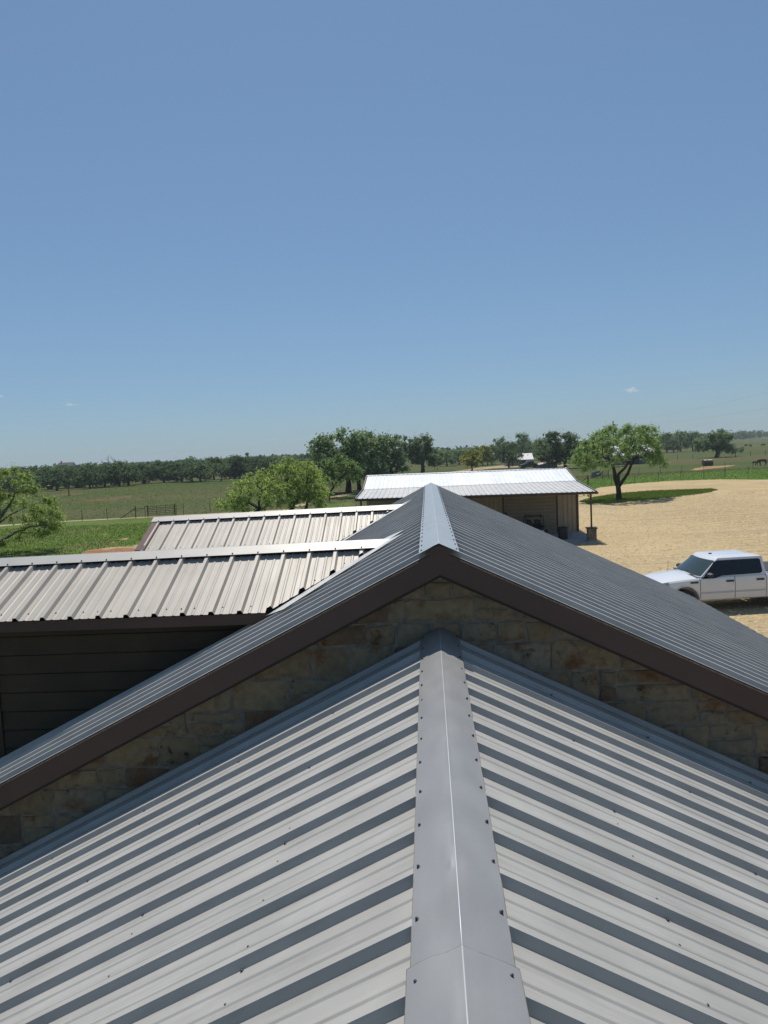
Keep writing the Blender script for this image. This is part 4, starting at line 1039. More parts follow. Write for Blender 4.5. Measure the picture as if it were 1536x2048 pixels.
# island mesquite with its forked trunk
b = G(1237.5, 999.5); Yi = b[1]
zl = lambda L: [P(1140+x*0.1302, 840+y*0.1302, Yi+dd) for x, y, dd in L]
crown_px = [(150,450),(110,560),(70,650),(150,670),(230,740),(190,620),(250,540),(300,430),(250,350),(350,280),(430,215),(520,150),(630,120),(690,150),(600,220),(480,300),(400,400),(500,420),(570,500),(620,380),(700,300),(420,540),(360,620),(460,650),(530,690),(330,690),(830,200),(900,110),(870,170),(960,200),(1050,120),(1130,150),(1200,125),(1270,165),(1320,220),(1250,280),(1150,260),(1050,260),(950,300),(860,330),(780,400),(1130,340),(1220,350),(1300,370),(1350,450),(1280,520),(1330,580),(1400,600),(1440,640),(1310,640),(1220,600),(1190,500),(740,560),(700,610),(640,480),(120,610),(260,640),(300,560),(210,480),(350,480),(900,420),(1380,520),(560,250),(380,340),(760,250),(1090,190),(1010,430),(960,470),(1110,440),(830,450),(900,520)]
C_ = []; Rr = []
for x, y in crown_px:
    for _ in range(2):
        q = abs(x-740)/700.0; dd = 3.9*math.sqrt(max(.1, 1-q*q))*(2*rng.random()-1)
        C_.append(zl([(x+rng.normal()*18, y+rng.normal()*18, dd)])[0]); Rr.append(rng.uniform(0.42, 0.66))
limbs = [(zl([(735,1010,0),(695,900,0),(690,820,.2),(655,690,.4),(600,590,.3)]), .24, .12), (zl([(735,1000,0),(740,900,-.2),(745,830,-.3),(840,740,-.8),(905,650,-1.2)]), .22, .09),
         (zl([(755,1010,0),(800,950,.1),(890,820,.3),(940,690,.5),(1010,580,.8)]), .20, .10), (zl([(750,830,-.3),(790,800,.6),(850,710,1.2),(890,640,1.6)]), .09, .05)]
tree('mesquite_tree', 'light green mesquite with a forked dark trunk on the grass island', b, C_, Rr, zl([(738, 1020, 0)])[0], 0.27, 76, 0.19, L_GREEN, M['bark_dark'], limbs=limbs, droop=0.3, aspect=2.4, flat=0.85, soft=0.75)

# left-edge mesquite, partly outside the frame
Yl = 50.0; b = P(-55, 1120, Yl); b[2] = 0
el = [(30,962,22,12),(15,985,25,18),(-15,960,40,25),(55,980,14,8),(80,1005,24,14),(95,1030,28,14),(60,1030,26,12),(70,1055,30,12),(110,1060,14,12),(30,1075,30,8),(-40,1000,50,35),(-90,985,50,40),(-110,1040,50,30)]
C_, Rr = region(Yl, el, 230, 3.2, 0.34, 0.6)
lm_ = [([P(-45, 1075, Yl), P(-20, 1060, Yl), P(5, 1030, Yl), P(25, 1000, Yl+.3), P(30, 985, Yl)], .15, .05), ([P(-45, 1085, Yl), P(-10, 1090, Yl-.5), P(30, 1065, Yl-.6), P(60, 1053, Yl-.6), P(95, 1050, Yl-.8)], .13, .05),
       ([P(-45, 1065, Yl), P(-60, 1030, Yl+.5), P(-75, 1000, Yl+1)], .14, .06), ([P(-15, 1055, Yl), P(20, 1030, Yl-1), P(50, 1015, Yl-1.4)], .09, .04)]
tree('mesquite_tree', 'yellow green mesquite with bare limbs cut off by the left frame edge', b, C_, Rr, P(-47, 1082, Yl), 0.20, 165, 0.12, L_MESQ, M['bark_grey'], limbs=lm_, droop=0.25, aspect=2.2, soft=0.85)

# three mesquites beyond the wing roofs
for (bp, Y, el, n, lab, fk) in (
    ((497, 1032), 72.0, [(486, 980, 26, 20), (515, 965, 30, 26), (462, 1006, 26, 16), (545, 990, 36, 26), (500, 1012, 50, 10), (480, 995, 34, 16)], 175, 'yellow green mesquite leftmost of the clump behind the far wing roof', (520, 1018)),
    ((578, 1026), 76.0, [(592, 940, 34, 22), (558, 950, 30, 22), (622, 965, 36, 30), (580, 985, 54, 28), (535, 962, 22, 16), (575, 925, 14, 10), (608, 925, 16, 10)], 200, 'taller yellow green mesquite in the middle of the clump behind the wing', (588, 1008)),
    ((612, 1024), 78.0, [(630, 980, 28, 28), (614, 948, 28, 24), (640, 1002, 16, 12)], 90, 'many stemmed mesquite at the right of the clump behind the wing roof', (615, 1005))):
    C_, Rr = region(Y, el, n, 3.0, 0.36, 0.62); b = P(bp[0], bp[1], Y); b[2] = 0
    tree('mesquite_tree', lab, b, C_, Rr, P(fk[0], fk[1], Y), 0.17, 70, 0.15, L_MESQ, M['bark_dark'], droop=0.25, aspect=2.4, soft=1.0)
Yg = 100.0; C_, Rr = region(Yg, [(650, 940, 26, 20), (672, 918, 24, 14), (695, 938, 24, 18), (655, 960, 24, 12), (712, 948, 12, 12), (690, 925, 18, 12)], 75, 3.2, 0.5, 0.8); b = P(651, 994, Yg); b[2] = 0
tree('mesquite_tree', 'green leaning mesquite in front of the big dark oaks', b, C_, Rr, P(672, 966, Yg), 0.14, 105, 0.22, L_GREEN, M['bark_dark'], droop=0.2, aspect=1.8, soft=0.75)

# big oaks
for (bp, Y, el, n, lab, r) in (
    ((697, 986), 112, [(690, 890, 46, 30), (652, 905, 30, 32), (640, 895, 18, 22), (705, 930, 52, 28), (722, 885, 34, 24), (665, 940, 30, 24)], 150, 'largest dark oak left of the shed with a thick straight trunk', .42),
    ((719, 980), 119, [(748, 903, 32, 34), (745, 938, 42, 24), (735, 885, 28, 20)], 100, 'dark oak with its trunk close beside the shed roof corner', .32),
    ((782, 962), 145, [(782, 900, 30, 30), (778, 932, 36, 26), (796, 885, 18, 16), (762, 892, 20, 20)], 100, 'dark round oak rising over the left half of the shed ridge', .35),
    ((845, 946), 190, [(845, 890, 28, 18), (850, 912, 34, 17), (832, 900, 22, 20), (868, 920, 15, 10)], 85, 'dark upright oak standing alone above the shed ridge in the middle', .5),
    ((1131, 936), 178, [(1120, 888, 42, 22), (1135, 905, 32, 22), (1095, 900, 24, 20), (1150, 890, 16, 18), (1105, 915, 30, 12)], 95, 'big dark oak behind the right end of the shed roof', .42),
    ((1433, 915), 214, [(1435, 882, 26, 18), (1425, 892, 36, 10), (1445, 870, 16, 10), (1465, 897, 16, 7), (1410, 893, 16, 10), (1400, 882, 8, 8)], 85, 'wide dark oak alone in the right pasture behind the hay bale', .5)):
    C_, Rr = region(Y, el, int(n*1.15), 3.8, 0.75 if Y < 150 else 1.0, 1.2 if Y < 150 else 1.55, False); b = P(bp[0], bp[1], Y); b[2] = 0
    fz = b + np.array((0.1, 0, 2.4))
    tree('oak_tree', lab, b, C_, Rr, fz, r, 112, 0.33 if Y < 150 else 0.42, L_OAK, M['bark_dark'], aspect=1.3, flat=0.85, soft=0.62)

# shared variants for rows
def variant(seed, H_, W_, lm, bark, n=42, leafn=64, ls=0.46, low=0.25):
    r0 = np.random.default_rng(seed); C_ = []; Rr = []
    while len(C_) < n:
        a = r0.random()*2*math.pi; q = math.sqrt(r0.random()); zz = r0.random()
        prof = math.sqrt(max(0, 1-((zz-0.42)/0.62)**2))*(0.85+0.3*r0.random())
        C_.append((W_/2*q*prof*math.cos(a), W_/2*q*prof*math.sin(a), H_*(low + (1-low)*zz*0.93))); Rr.append(r0.uniform(0.8, 1.4)*W_/9)
    mbt = trunk_mesh((0, 0, 0), (0.1, 0, H_*0.24), W_*0.03, C_, bark)
    tm = mesh_from('trunk', mbt.v, mbt.f, bark, True, False)
    cm = leaf_mesh('crown', C_, Rr, leafn, ls, lm, aspect=1.3, soft=0.65)
    return tm, cm
VAR = [variant(20+i, 7.6, 9.0, L_ROW, M['bark_dark'], low=lw) for i, lw in enumerate((0.22, 0.3, 0.26, 0.18))]
VAO = [variant(40+i, 8.0, 9.0, L_OAK, M['bark_dark'], low=0.2) for i in range(2)]
VAY = [variant(50, 5.6, 6.5, L_YEL, M['bark_dark'], low=0.3)]
def plant(name, v, loc, h, w_, label, group=None, rot=None):
    t = thing(name, label, 'tree', (loc[0], loc[1], 0), group)
    t.rotation_euler = (0, 0, rot if rot is not None else rng.random()*6.28); t.scale = (w_, w_, h)
    for nm, me in zip(('trunk', 'crown'), v):
        o = bpy.data.objects.new(nm, me); COL.objects.link(o); o.parent = t
    return t
row = [(18, 984), (45, 983), (72, 980), (97, 979), (114, 981), (135, 976), (153, 975.5), (181, 977), (210, 974), (239, 973), (257, 971.5), (288, 967.5), (328, 965), (364, 963.5), (384, 963.5), (401, 964), (480, 957), (515, 954)]
ords = ['leftmost', 'second', 'third', 'fourth', 'fifth', 'sixth', 'seventh', 'eighth', 'ninth', 'tenth', 'eleventh', 'twelfth', 'thirteenth', 'fourteenth', 'fifteenth', 'sixteenth', 'seventeenth', 'last']
for i, (x, y) in enumerate(row):
    g_ = G(x, y); h = rng.uniform(0.62, 0.92)
    plant('pasture_tree', VAR[i % 4], g_, h, rng.uniform(0.9, 1.35), ('%s green tree from the left in the front row across the pasture' % ords[i]), 'front row of trees across the left pasture')
bush_v = [variant(60+i, 3.0, 5.5, L_ROW, M['bark_dark'], n=20, leafn=50, ls=0.42, low=0.12) for i in range(2)]
for i in range(16):
    x = 30 + i*33 + rng.uniform(-12, 12); yb = np.interp(x, [0, 100, 210, 330, 520], [985, 979, 974, 965, 954]) - rng.uniform(0, 3)
    plant('pasture_bush', bush_v[i % 2], G(x, yb), rng.uniform(.6, 1.2), rng.uniform(.6, 1.2), 'low green bush at the feet of the front tree row across the pasture', 'bushes along the pasture tree row')
g_ = G(442, 962.5); mbt = trunk_mesh((0, 0, 0), (0.3, 0, 1.3), .2, [(rng.normal()*1.8, rng.normal()*1.8, rng.uniform(2.5, 5)) for _ in range(22)], M['bark_grey'])
tr_ = thing('pasture_tree', 'thin pale tree with half bare limbs at the front of the pasture row', 'tree', (g_[0], g_[1], 0), 'front row of trees across the left pasture')
link('trunk', mesh_from('trunk', mbt.v, mbt.f, M['bark_grey'], True, False), tr_); link('crown', leaf_mesh('crown', [(rng.normal()*2.0, rng.normal()*2.0, rng.uniform(2.8, 5)) for _ in range(24)], [0.8]*24, 26, 0.4, L_ROW), tr_)
g_ = P(222, 960, 215); mb = MB(); cl = [(rng.normal()*1.6, rng.normal()*1.2, rng.uniform(6.5, 9.4)) for _ in range(26)]
mbt = trunk_mesh((0, 0, 0), (0, 0, 3.4), .22, cl, M['bark_grey'])
dt = thing('dead_tree', 'bare dead tree sticking up above the green pasture row', 'tree', (g_[0], g_[1], 0)); link('trunk', mesh_from('trunk', mbt.v, mbt.f, M['bark_grey'], True, False), dt)
for i in range(54):
    x = rng.uniform(-20, 640); Y = rng.uniform(212, 310); p_ = P(x, 950, Y)
    plant('background_tree', VAR[i % 4], p_, rng.uniform(0.66, 0.95), rng.uniform(0.9, 1.3), 'dark green tree in the wood behind the front row across the pasture', 'trees behind the pasture row')
# row by the driveway
for (x, y, v, h, w_, lab) in ((943.7, 943, VAY[0], 1.0, 0.95, 'yellowish round tree nearest the shed ridge beside the pale driveway'), (966, 931, VAY[0], 1.22, 1.1, 'second yellowish tree along the driveway, behind the nearest one'),
    (975.6, 930, VAR[0], .80, .7, 'slim green tree just right of the second yellowish tree'), (984, 929, VAR[1], .85, .8, 'green tree under the lamp glint beside the driveway'),
    (1018, 936, VAR[2], .92, .75, 'green round tree standing in the grass left of the dark pickup'), (1026, 932, VAR[3], .88, .7, 'green tree close behind the round tree by the dark pickup'),
    (1083, 928, VAO[0], 1.0, .9, 'dark oak left of the big oak behind the lean-to'), (1000, 923, VAO[1], 1.25, 1.1, 'tall dark tree behind the driveway trees, left of the white barn'), (1045, 919, VAO[0], 1.45, 1.2, 'tall dark tree directly behind the white barn'), (1065, 921, VAR[1], 1.0, .9, 'green tree between the white barn and the big oak')):
    plant('driveway_tree', v, G(x, y), h, w_, lab, 'trees along the driveway')
for (x, y, v, h, w_, lab) in ((1334, 905, VAO[0], 1.1, 1.0, 'dark tree right behind the mesquite crown at the pasture edge'), (1347, 905, VAR[0], .75, .9, 'lower green tree between two dark trees at the pasture edge'), (1361, 903, VAO[1], 1.2, 1.1, 'middle dark tree of the row left of the lone oak'), (1385, 902, VAO[0], 1.1, 1.0, 'dark tree half hidden behind the left of the lone oak'), (1316, 905, VAO[1], .95, 1.0, 'dark tree partly hidden by the right edge of the mesquite crown')):
    plant('pasture_tree', v, G(x, y), h, w_, lab, 'trees at the right pasture edge')
for (x, Y) in ((893, 260), (905, 300), (918, 275), (930, 320), (880, 290)):
    plant('background_tree', VAO[int(x) % 2], P(x, 920, Y), .72, 1.0, 'dark tree in the low wood between the lone oak and the driveway', 'trees in the low middle wood')

# far woods as one mass
def far_wood():
    C_ = []; Rr = []
    def patch(x0, x1, Y0, Y1, n, h0, h1):
        for _ in range(n):
            Y = Y0*(Y1/Y0)**rng.random(); x = rng.uniform(x0, x1); p = P(x, 915, Y); h = rng.uniform(h0, h1)
            for q in range(3): C_.append((p[0]+rng.normal()*2, p[1]+rng.normal()*2, h*(0.35+0.25*q))); Rr.append(rng.uniform(2.2, 3.4))
    patch(-150, 640, 310, 700, 420, 5, 7.0); patch(-200, 640, 700, 2000, 500, 6, 8.2)
    patch(640, 1300, 320, 1400, 330, 5, 7); patch(1300, 1430, 400, 1000, 60, 7, 9)
    patch(1400, 1800, 950, 1700, 420, 9, 12.5)
    me = leaf_mesh('distant_wood', C_, Rr, 22, 1.9, L_ROW); return kind(link('distant_wood', me), 'stuff')
far_wood()

# ------------------------------------------------------------------ fences, gates, poles
def fence(name, label, pts, hgt, wires, post_r=0.024, m=None, base_wood=()):
    b = np.array((pts[0][0], pts[0][1], 0)); t = thing(name, label, 'fence', tuple(b))
    pm = MB().box((-post_r, -post_r*.8, 0), (post_r, post_r*.8, hgt)).box((-post_r*.4, -post_r*1.5, 0.1), (post_r*.4, -post_r*.8, hgt)); me = mesh_from('post', pm.v, pm.f, m or M['post'])
    for i, p in enumerate(pts):
        link('post', me, t, (p[0]-b[0], p[1]-b[1], 0)).rotation_euler = (rng.normal()*0.02, rng.normal()*0.02, 0)
    wr = MB()
    for wz in wires: wr.tube([(p[0], p[1]-post_r*1.2, wz) for p in pts], 0.006, 4)
    build(wr, 'wire', M['wire'], t); return t
def dens(pts, step):
    out = []
    for a, b in zip(pts[:-1], pts[1:]):
        a, b = np.array(a), np.array(b); n = max(1, int(round(np.linalg.norm(b-a)/step)))
        out += [tuple(a+(b-a)*k/n) for k in range(n)]
    return out + [tuple(pts[-1])]
fa = [tuple(G(x, y)[:2]) for x, y in ((1176, 970), (1223, 972), (1269, 968), (1316, 964), (1361.5, 961.2), (1407.5, 957.6), (1451, 953.8), (1496, 951.6), (1545, 948.5), (1600, 945))]
f_ = fence('wire_fence', 'thin wire fence on steel posts along the edge of the gravel yard', fa, 1.45, (.3, .55, .8, 1.05, 1.3))
bp = np.array(fa[0]); build(MB().tube([(bp[0], bp[1], 0), (bp[0], bp[1], 1.45)], .08, 8).tube([(bp[0]-1.6, bp[1]-.3, 0.1), (bp[0], bp[1], 1.15)], .05, 6), 'brace_post', M['darkmetal'], f_)
fence('wire_fence', 'second thin wire fence crossing the pasture before the hay bale', dens([tuple(G(x, y)[:2]) for x, y in ((1226, 956), (1278, 952), (1321, 949.5), (1364, 947), (1450, 941), (1560, 934))], 5.0), 1.4, (.4, .8, 1.2))
fence('wire_fence', 'distant dark wire fence beyond the hay bale and the lone oak', dens([tuple(G(x, y)[:2]) for x, y in ((1325, 920), (1386, 918.5), (1440, 916), (1560, 909))], 6.0), 1.5, (.4, .8, 1.2), .05)
fl = [tuple(G(x, y)[:2]) for x, y in ((60, 1048), (115, 1045), (165, 1042), (215, 1039.5), (272, 1036), (291, 1034.5))]
f2 = fence('wire_fence', 'wire fence along the dirt road running left from the farm gate', fl, 1.3, (.3, .6, .9, 1.15))
bp = np.array(fl[-2]); build(MB().tube([(bp[0], bp[1], 0), (bp[0], bp[1], 1.35)], .045, 8).tube([(bp[0]-1.7, bp[1]-.2, 0.05), (bp[0], bp[1], 1.1)], .045, 6).tube([(bp[0], bp[1], 1.0), (fl[-1][0], fl[-1][1], 1.05)], .04, 6), 'brace_post', M['darkmetal'], f2)
fence('wire_fence', 'wire fence continuing right from the farm gate to the mesquites', [tuple(G(x, y)[:2]) for x, y in ((353, 1030.5), (367, 1029.5), (421, 1025), (470, 1022), (520, 1019))], 1.3, (.3, .6, .9, 1.15))
def farm_gate(name, label, a, b, hgt=1.2):
    a, b = np.array(a), np.array(b); t = thing(name, label, 'gate', (a[0], a[1], 0)); L = lambda q, z_: (a[0]+(b[0]-a[0])*q, a[1]+(b[1]-a[1])*q, z_)
    for q in (0, 1): build(MB().tube([L(q, 0), L(q, hgt+.15)], .05, 8), 'gate_post', M['darkmetal'], t)
    for k in range(6): build(MB().tube([L(.03, .2+k*(hgt-.2)/5), L(.97, .2+k*(hgt-.2)/5)], .034, 6), 'rail', M['darkmetal'], t)
    for q in (.03, .34, .66, .97): build(MB().tube([L(q, .18), L(q, hgt)], .022, 6), 'stile', M['darkmetal'], t)
farm_gate('farm_gate', 'long tubular steel gate on the dirt road beyond the wing roof', G(296, 1034)[:2], G(350.5, 1030.5)[:2])
farm_gate('farm_gate', 'small dark tubular gate by the path beneath the leaning mesquite', G(628, 1008)[:2], G(660, 1006)[:2], 1.1)
# wire panel and slatted crate by the fence
a, b = G(1205, 957.5), G(1217.3, 956.5); t = thing('garden_gate', 'square gridded gate between two posts next to the slatted crate', 'gate', (a[0], a[1], 0))
L = lambda q, z_: (a[0]+(b[0]-a[0])*q, a[1]+(b[1]-a[1])*q, z_)
for q in (0, 1): build(MB().tube([L(q, 0), L(q, 1.5)], .055, 8), 'post', M['wood'], t)
for k in range(5): build(MB().tube([L(.03, .2+k*.27), L(.97, .2+k*.27)], .018, 5), 'rail', M['darkmetal'], t)
for q in (.2, .4, .6, .8): build(MB().tube([L(q, .18), L(q, 1.3)], .018, 5), 'stile', M['darkmetal'], t)
p0 = G(1191, 956); t = thing('slatted_crate', 'dark tilted crate with pale slats under the island mesquite crown', 'crate', (p0[0], p0[1], 0))
tilt = math.radians(8)
def tl(p): return (p0[0]+p[0]+p[2]*.28, p0[1]+p[1], max(0.0, p[2]+p[0]*math.tan(tilt)+.13))
bx = MB().box((-.78, -.5, .02), (.78, .5, 1.08)); bx.v = [tl(p) for p in bx.v]; build(bx, 'crate_box', M['dark'], t)
for k in range(4):
    s_ = MB().box((-.82, -.56, .08+k*.27), (.8, -.505, .18+k*.27)); s_.v = [tl(p) for p in s_.v]; build(s_, 'slat', M['barnpale'], t)
# poles and power line
pt = P(1226, 842, 190); t = thing('utility_pole', 'dark wooden utility pole rising behind the island mesquite', 'utility pole', (pt[0], pt[1], 0))
build(MB().tube([(pt[0], pt[1], 0), (pt[0], pt[1], pt[2])], [.19, .15], 10), 'pole', M['wood'], t, smooth=True, sharp=40)
build(MB().lathe([(.05, 0), (.24, .03), (.24, .8), (.1, .9)], (pt[0]+.38, pt[1]-.1, pt[2]-1.7), 'z', 14), 'transformer', M['darkmetal'], t, smooth=True, sharp=40)
for zz, e in ((-.1, P(1640, 757, 85)), (-1.1, P(1640, 797, 85))):
    a = np.array((pt[0], pt[1], pt[2]+zz)); pts_ = [tuple(a+(e-a)*q - np.array((0, 0, 1))*1.6*4*q*(1-q)*.5) for q in np.linspace(0, 1, 20)]
    build(MB().tube(pts_, .006, 4), 'power_wire', M['wire'], t)
g_ = G(138, 991.5); tag(build(MB().tube([(g_[0], g_[1], 0), (g_[0]+.05, g_[1], 2.3)], [.12, .09], 8), 'wooden_post', M['wood'], None, base=(g_[0], g_[1], 0)), 'single dark post standing in the left pasture before the trees', 'post')

# ------------------------------------------------------------------ far buildings
def barn(name, label, x0, x1, y0, y1, h, rh, wm, rm, cat, ridge='x', base=None, chimney=False, openings=()):
    t = thing(name, label, cat, ((x0+x1)/2, (y0+y1)/2, 0))
    ym = (y0+y1)/2; w_ = MB().prism([(y0, 0), (y1, 0), (y1, h), (ym, rh-.1), (y0, h)], 'x', x0, x1); wl_ = build(w_, 'wall', wm, t)
    rr = MB()
    for ya, sg in ((y0, -1), (y1, 1)):
        v = [(x0-.3, ya+sg*.35, h-.12), (x1+.3, ya+sg*.35, h-.12), (x1+.3, ym, rh), (x0-.3, ym, rh)]
        rr.add(v+[(a, b_, c_-.12) for a, b_, c_ in v], [(0, 1, 2, 3), (7, 6, 5, 4), (0, 4, 5, 1), (1, 5, 6, 2), (2, 6, 7, 3), (3, 7, 4, 0)])
    ro = build(rr, 'roof', rm, t)
    if chimney: build(MB().box((x0+1.5, ym-.4, rh-.6), (x0+2.3, ym+.4, rh+1.3)), 'chimney', M['wood'], ro)
    for (a, b_, z0, z1) in openings: build(MB().box((a, y0-.04, z0), (b_, y0-.01, z1)), 'window' if z0 > .3 else 'door', M['dark'], wl_)
    return t
q = P(1036, 925, 226); barn('metal_barn', 'small barn with white roof and grey walls behind the driveway trees', q[0]-3.6, q[0]+4.6, 226, 233, 1.9, 3.7, M['barnpale'], M['barnwhite'], 'barn', openings=((q[0]+.5, q[0]+2.4, 0, 1.7),))
q = P(1270, 925, 186); barn('metal_barn', 'white roofed barn with blue grey wall seen through the island mesquite', q[0]-5.2, q[0]+5.2, 186, 195, 2.5, 4.9, M['barngrey'], M['barnwhite'], 'barn', openings=((q[0]-2, q[0]+1, 0, 2.1),))
q = P(128, 930, 560); barn('farmhouse', 'pale far farmhouse with brown roof among the horizon trees at left', q[0]-6, q[0]+6, 560, 568, 7.6, 10.4, M['barnpale'], M['wood'], 'house', chimney=True, openings=((q[0]-3, q[0]-1.8, 5, 6.5), (q[0]+2, q[0]+3.2, 5, 6.5)))
q = P(1098, 930, 187); t = thing('lean_to', 'low dark lean-to with a sloping pale rusty roof beside the dark pickup', 'lean-to', (q[0], q[1], 0))
x0, x1 = P(1078, 930, 187)[0], P(1115, 930, 187)[0]
build(MB().prism([(x0+.1, 0), (x1-.1, 0), (x1-.1, 1.75), (x0+.1, .95)], 'y', 187, 190.5), 'wall', M['barngrey'], t)
rr = MB(); v = [(x0-.1, 186.7, .98), (x1+.1, 186.7, 1.80), (x1+.1, 190.9, 2.05), (x0-.1, 190.9, 1.23)]; rr.add(v+[(a, b_, c_-.07) for a, b_, c_ in v], [(0, 1, 2, 3), (7, 6, 5, 4), (0, 4, 5, 1), (1, 5, 6, 2), (2, 6, 7, 3), (3, 7, 4, 0)]); build(rr, 'roof', M['rusty_roof'], t)
# lamp glint: white globe on a pole by the driveway
g_ = G(984.5, 930); t = thing('yard_lamp', 'white globe yard lamp on a pole among the driveway trees', 'lamp', (g_[0], g_[1], 0)); z1 = P(987.5, 908, g_[1])[2]
build(MB().tube([(g_[0]+.4, g_[1]-2, 0), (g_[0]+.4, g_[1]-2, z1)], .06, 6), 'pole', M['wood'], t); build(MB().lathe([(.05, -.3), (.32, -.2), (.42, 0), (.32, .2), (.05, .3)], (g_[0]+.4, g_[1]-2, z1), 'z', 12), 'lamp_globe', M['barnwhite'], t, smooth=True)

# ------------------------------------------------------------------ hay bale
c_ = G(1415, 931.5); t = thing('hay_bale', 'round hay bale with pale net wrap on top in the right pasture', 'hay bale', (c_[0], c_[1], 0))
mb = MB(); n = 22; v = []
for i, u in enumerate(np.linspace(-.95, .95, 7)):
    for k in range(n):
        a = 2*math.pi*k/n; r = .66*(1-.05*(abs(u) > .9)) + .05*mnoise.noise(Vector((u*3, math.cos(a)*2, math.sin(a)*2)))
        v.append((c_[0]+u, c_[1]+r*math.cos(a)*1.08, .62+r*math.sin(a)))
f = [(i*n+k, i*n+(k+1) % n, (i+1)*n+(k+1) % n, (i+1)*n+k) for i in range(6) for k in range(n)] + [tuple(range(n)), tuple(range(6*n, 7*n))]
build(mb.add(v, f), 'bale', M['hay'], t, smooth=True, sharp=50)
mb = MB()
for (ua, ub) in ((-.82, -.2), (.0, .9)):
    v = []
    for u in np.linspace(ua, ub, 4):
        for a in np.linspace(.9, 2.5, 9):
            r = .70 + .05*mnoise.noise(Vector((u*4, a*3, 2))); v.append((c_[0]+u, c_[1]-r*math.cos(a)*1.08, .62+r*math.sin(a)))
    mb.add(v, [(i*9+k, i*9+k+1, (i+1)*9+k+1, (i+1)*9+k) for i in range(3) for k in range(8)])
build(mb, 'net_wrap', M['netwrap'], t, smooth=True)

# ------------------------------------------------------------------ animals (one continuous skinned body each)
def skinned(name, label, cat, loc, ang, joints, edges, radii, m, sc=1.0, group=None, extra=None):
    me = bpy.data.meshes.new(name); me.from_pydata([tuple(np.array(j)*sc) for j in joints], edges, [])
    o = bpy.data.objects.new(name, me); COL.objects.link(o); sk = o.modifiers.new('s', 'SKIN'); sk.use_smooth_shade = True
    lay = me.skin_vertices[0].data if me.skin_vertices else None
    if lay is None:
        bm = bmesh.new(); bm.from_mesh(me); bm.verts.layers.skin.verify(); bm.to_mesh(me); bm.free(); lay = me.skin_vertices[0].data
    for i, r in enumerate(radii): lay[i].radius = (r[0]*sc, r[1]*sc) if hasattr(r, '__len__') else (r*sc, r*sc)
    lay[0].use_root = True
    sb = o.modifiers.new('u', 'SUBSURF'); sb.levels = 1; sb.render_levels = 1
    dg = bpy.context.evaluated_depsgraph_get(); em = bpy.data.meshes.new_from_object(o.evaluated_get(dg)); o.modifiers.clear(); o.data = em
    em.materials.clear(); em.materials.append(m); em.polygons.foreach_set('use_smooth', [True]*len(em.polygons))
    o.location = (loc[0], loc[1], 0); o.rotation_euler = (0, 0, ang); tag(o, label, cat, group); ORG[o] = np.array((loc[0], loc[1], 0)); return o
# x towards the head
def quad(neck, leg=1.0):
    J = [(-.55, 0, 1.18), (0, 0, 1.15), (.5, 0, 1.16), (.72, 0, 1.12)]; E_ = [(0, 1), (1, 2), (2, 3)]; Rd = [(.25, .30), (.27, .31), (.25, .30), (.17, .22)]
    prev = 3
    for p, r in neck: J.append(p); Rd.append(r); E_.append((prev, len(J)-1)); prev = len(J)-1
    for y in (-.17, .17):
        fo = random.uniform(-.12, .12); k = len(J)
        J += [(.5+fo*.3, y, .78), (.52+fo*.6, y, .46), (.5+fo, y, .12), (.54+fo, y, .03)]; Rd += [.11, .065, .045, .06]; E_ += [(2, k), (k, k+1), (k+1, k+2), (k+2, k+3)]
        ho = random.uniform(-.12, .12); k = len(J)
        J += [(-.52, y, .82), (-.68+ho*.4, y, .5), (-.62+ho, y, .14), (-.58+ho, y, .03)]; Rd += [.15, .07, .05, .06]; E_ += [(0, k), (k, k+1), (k+1, k+2), (k+2, k+3)]
    k = len(J); J += [(-.82, 0, 1.16), (-.92, 0, .85), (-.92, 0, .5)]; Rd += [.06, .06, .05]; E_ += [(0, k), (k, k+1), (k+1, k+2)]
    return J, E_, Rd
graze = [((.98, 0, .95), (.11, .16)), ((1.18, 0, .62), (.09, .12)), ((1.3, 0, .36), (.09, .10)), ((1.36, 0, .12), (.06, .065))]
level = [((.92, 0, 1.25), (.12, .16)), ((1.12, 0, 1.3), (.11, .13)), ((1.4, 0, 1.16), (.08, .085))]
hp = G(1525, 931.5); skinned('horse', 'brown horse grazing at the right frame edge of the pasture', 'horse', hp, math.pi, *quad(graze), M['hide_brown'])
hp = G(1511, 931.0); skinned('foal', 'small dark foal standing nose down before the brown horse', 'foal', hp, math.radians(-15), *quad(graze), M['hide_dark'], .66)
for (x, y, ang, nk, lab) in ((1490.5, 894.5, math.pi*1.05, graze, 'rightmost black cow grazing on the far right pasture'), (1412, 895.8, .3, graze, 'black cow nearest the lone oak among the three far cows'), (1500.5 - 0, 893.6, 1.4, level, None), (1389, 905, 2.4, graze, 'tiny black cow lying left of the lone oak')):
    pass
cows = [(1527, 892.8, math.pi*1.05, graze, 'rightmost black cow grazing far off in the right pasture'), (1491.5, 893.6, .5, graze, 'black cow just right of the lone oak crown in the far pasture'), (1501, 894.4, 1.9, level, 'black cow turned away between two others in the far pasture'), (1393.3, 904.8, 2.6, graze, 'single black cow left of the lone oak by its low branches')]
for (x, y, ang, nk, lab) in cows:
    J, E_, Rd = quad(nk); Rd = [((r[0]*1.15, r[1]*1.25) if hasattr(r, '__len__') else r*1.1) for r in Rd]
    skinned('cow', lab, 'cow', G(x, y), ang, J, E_, Rd, M['hide_black'], 1.0, 'black cows in the right pasture')

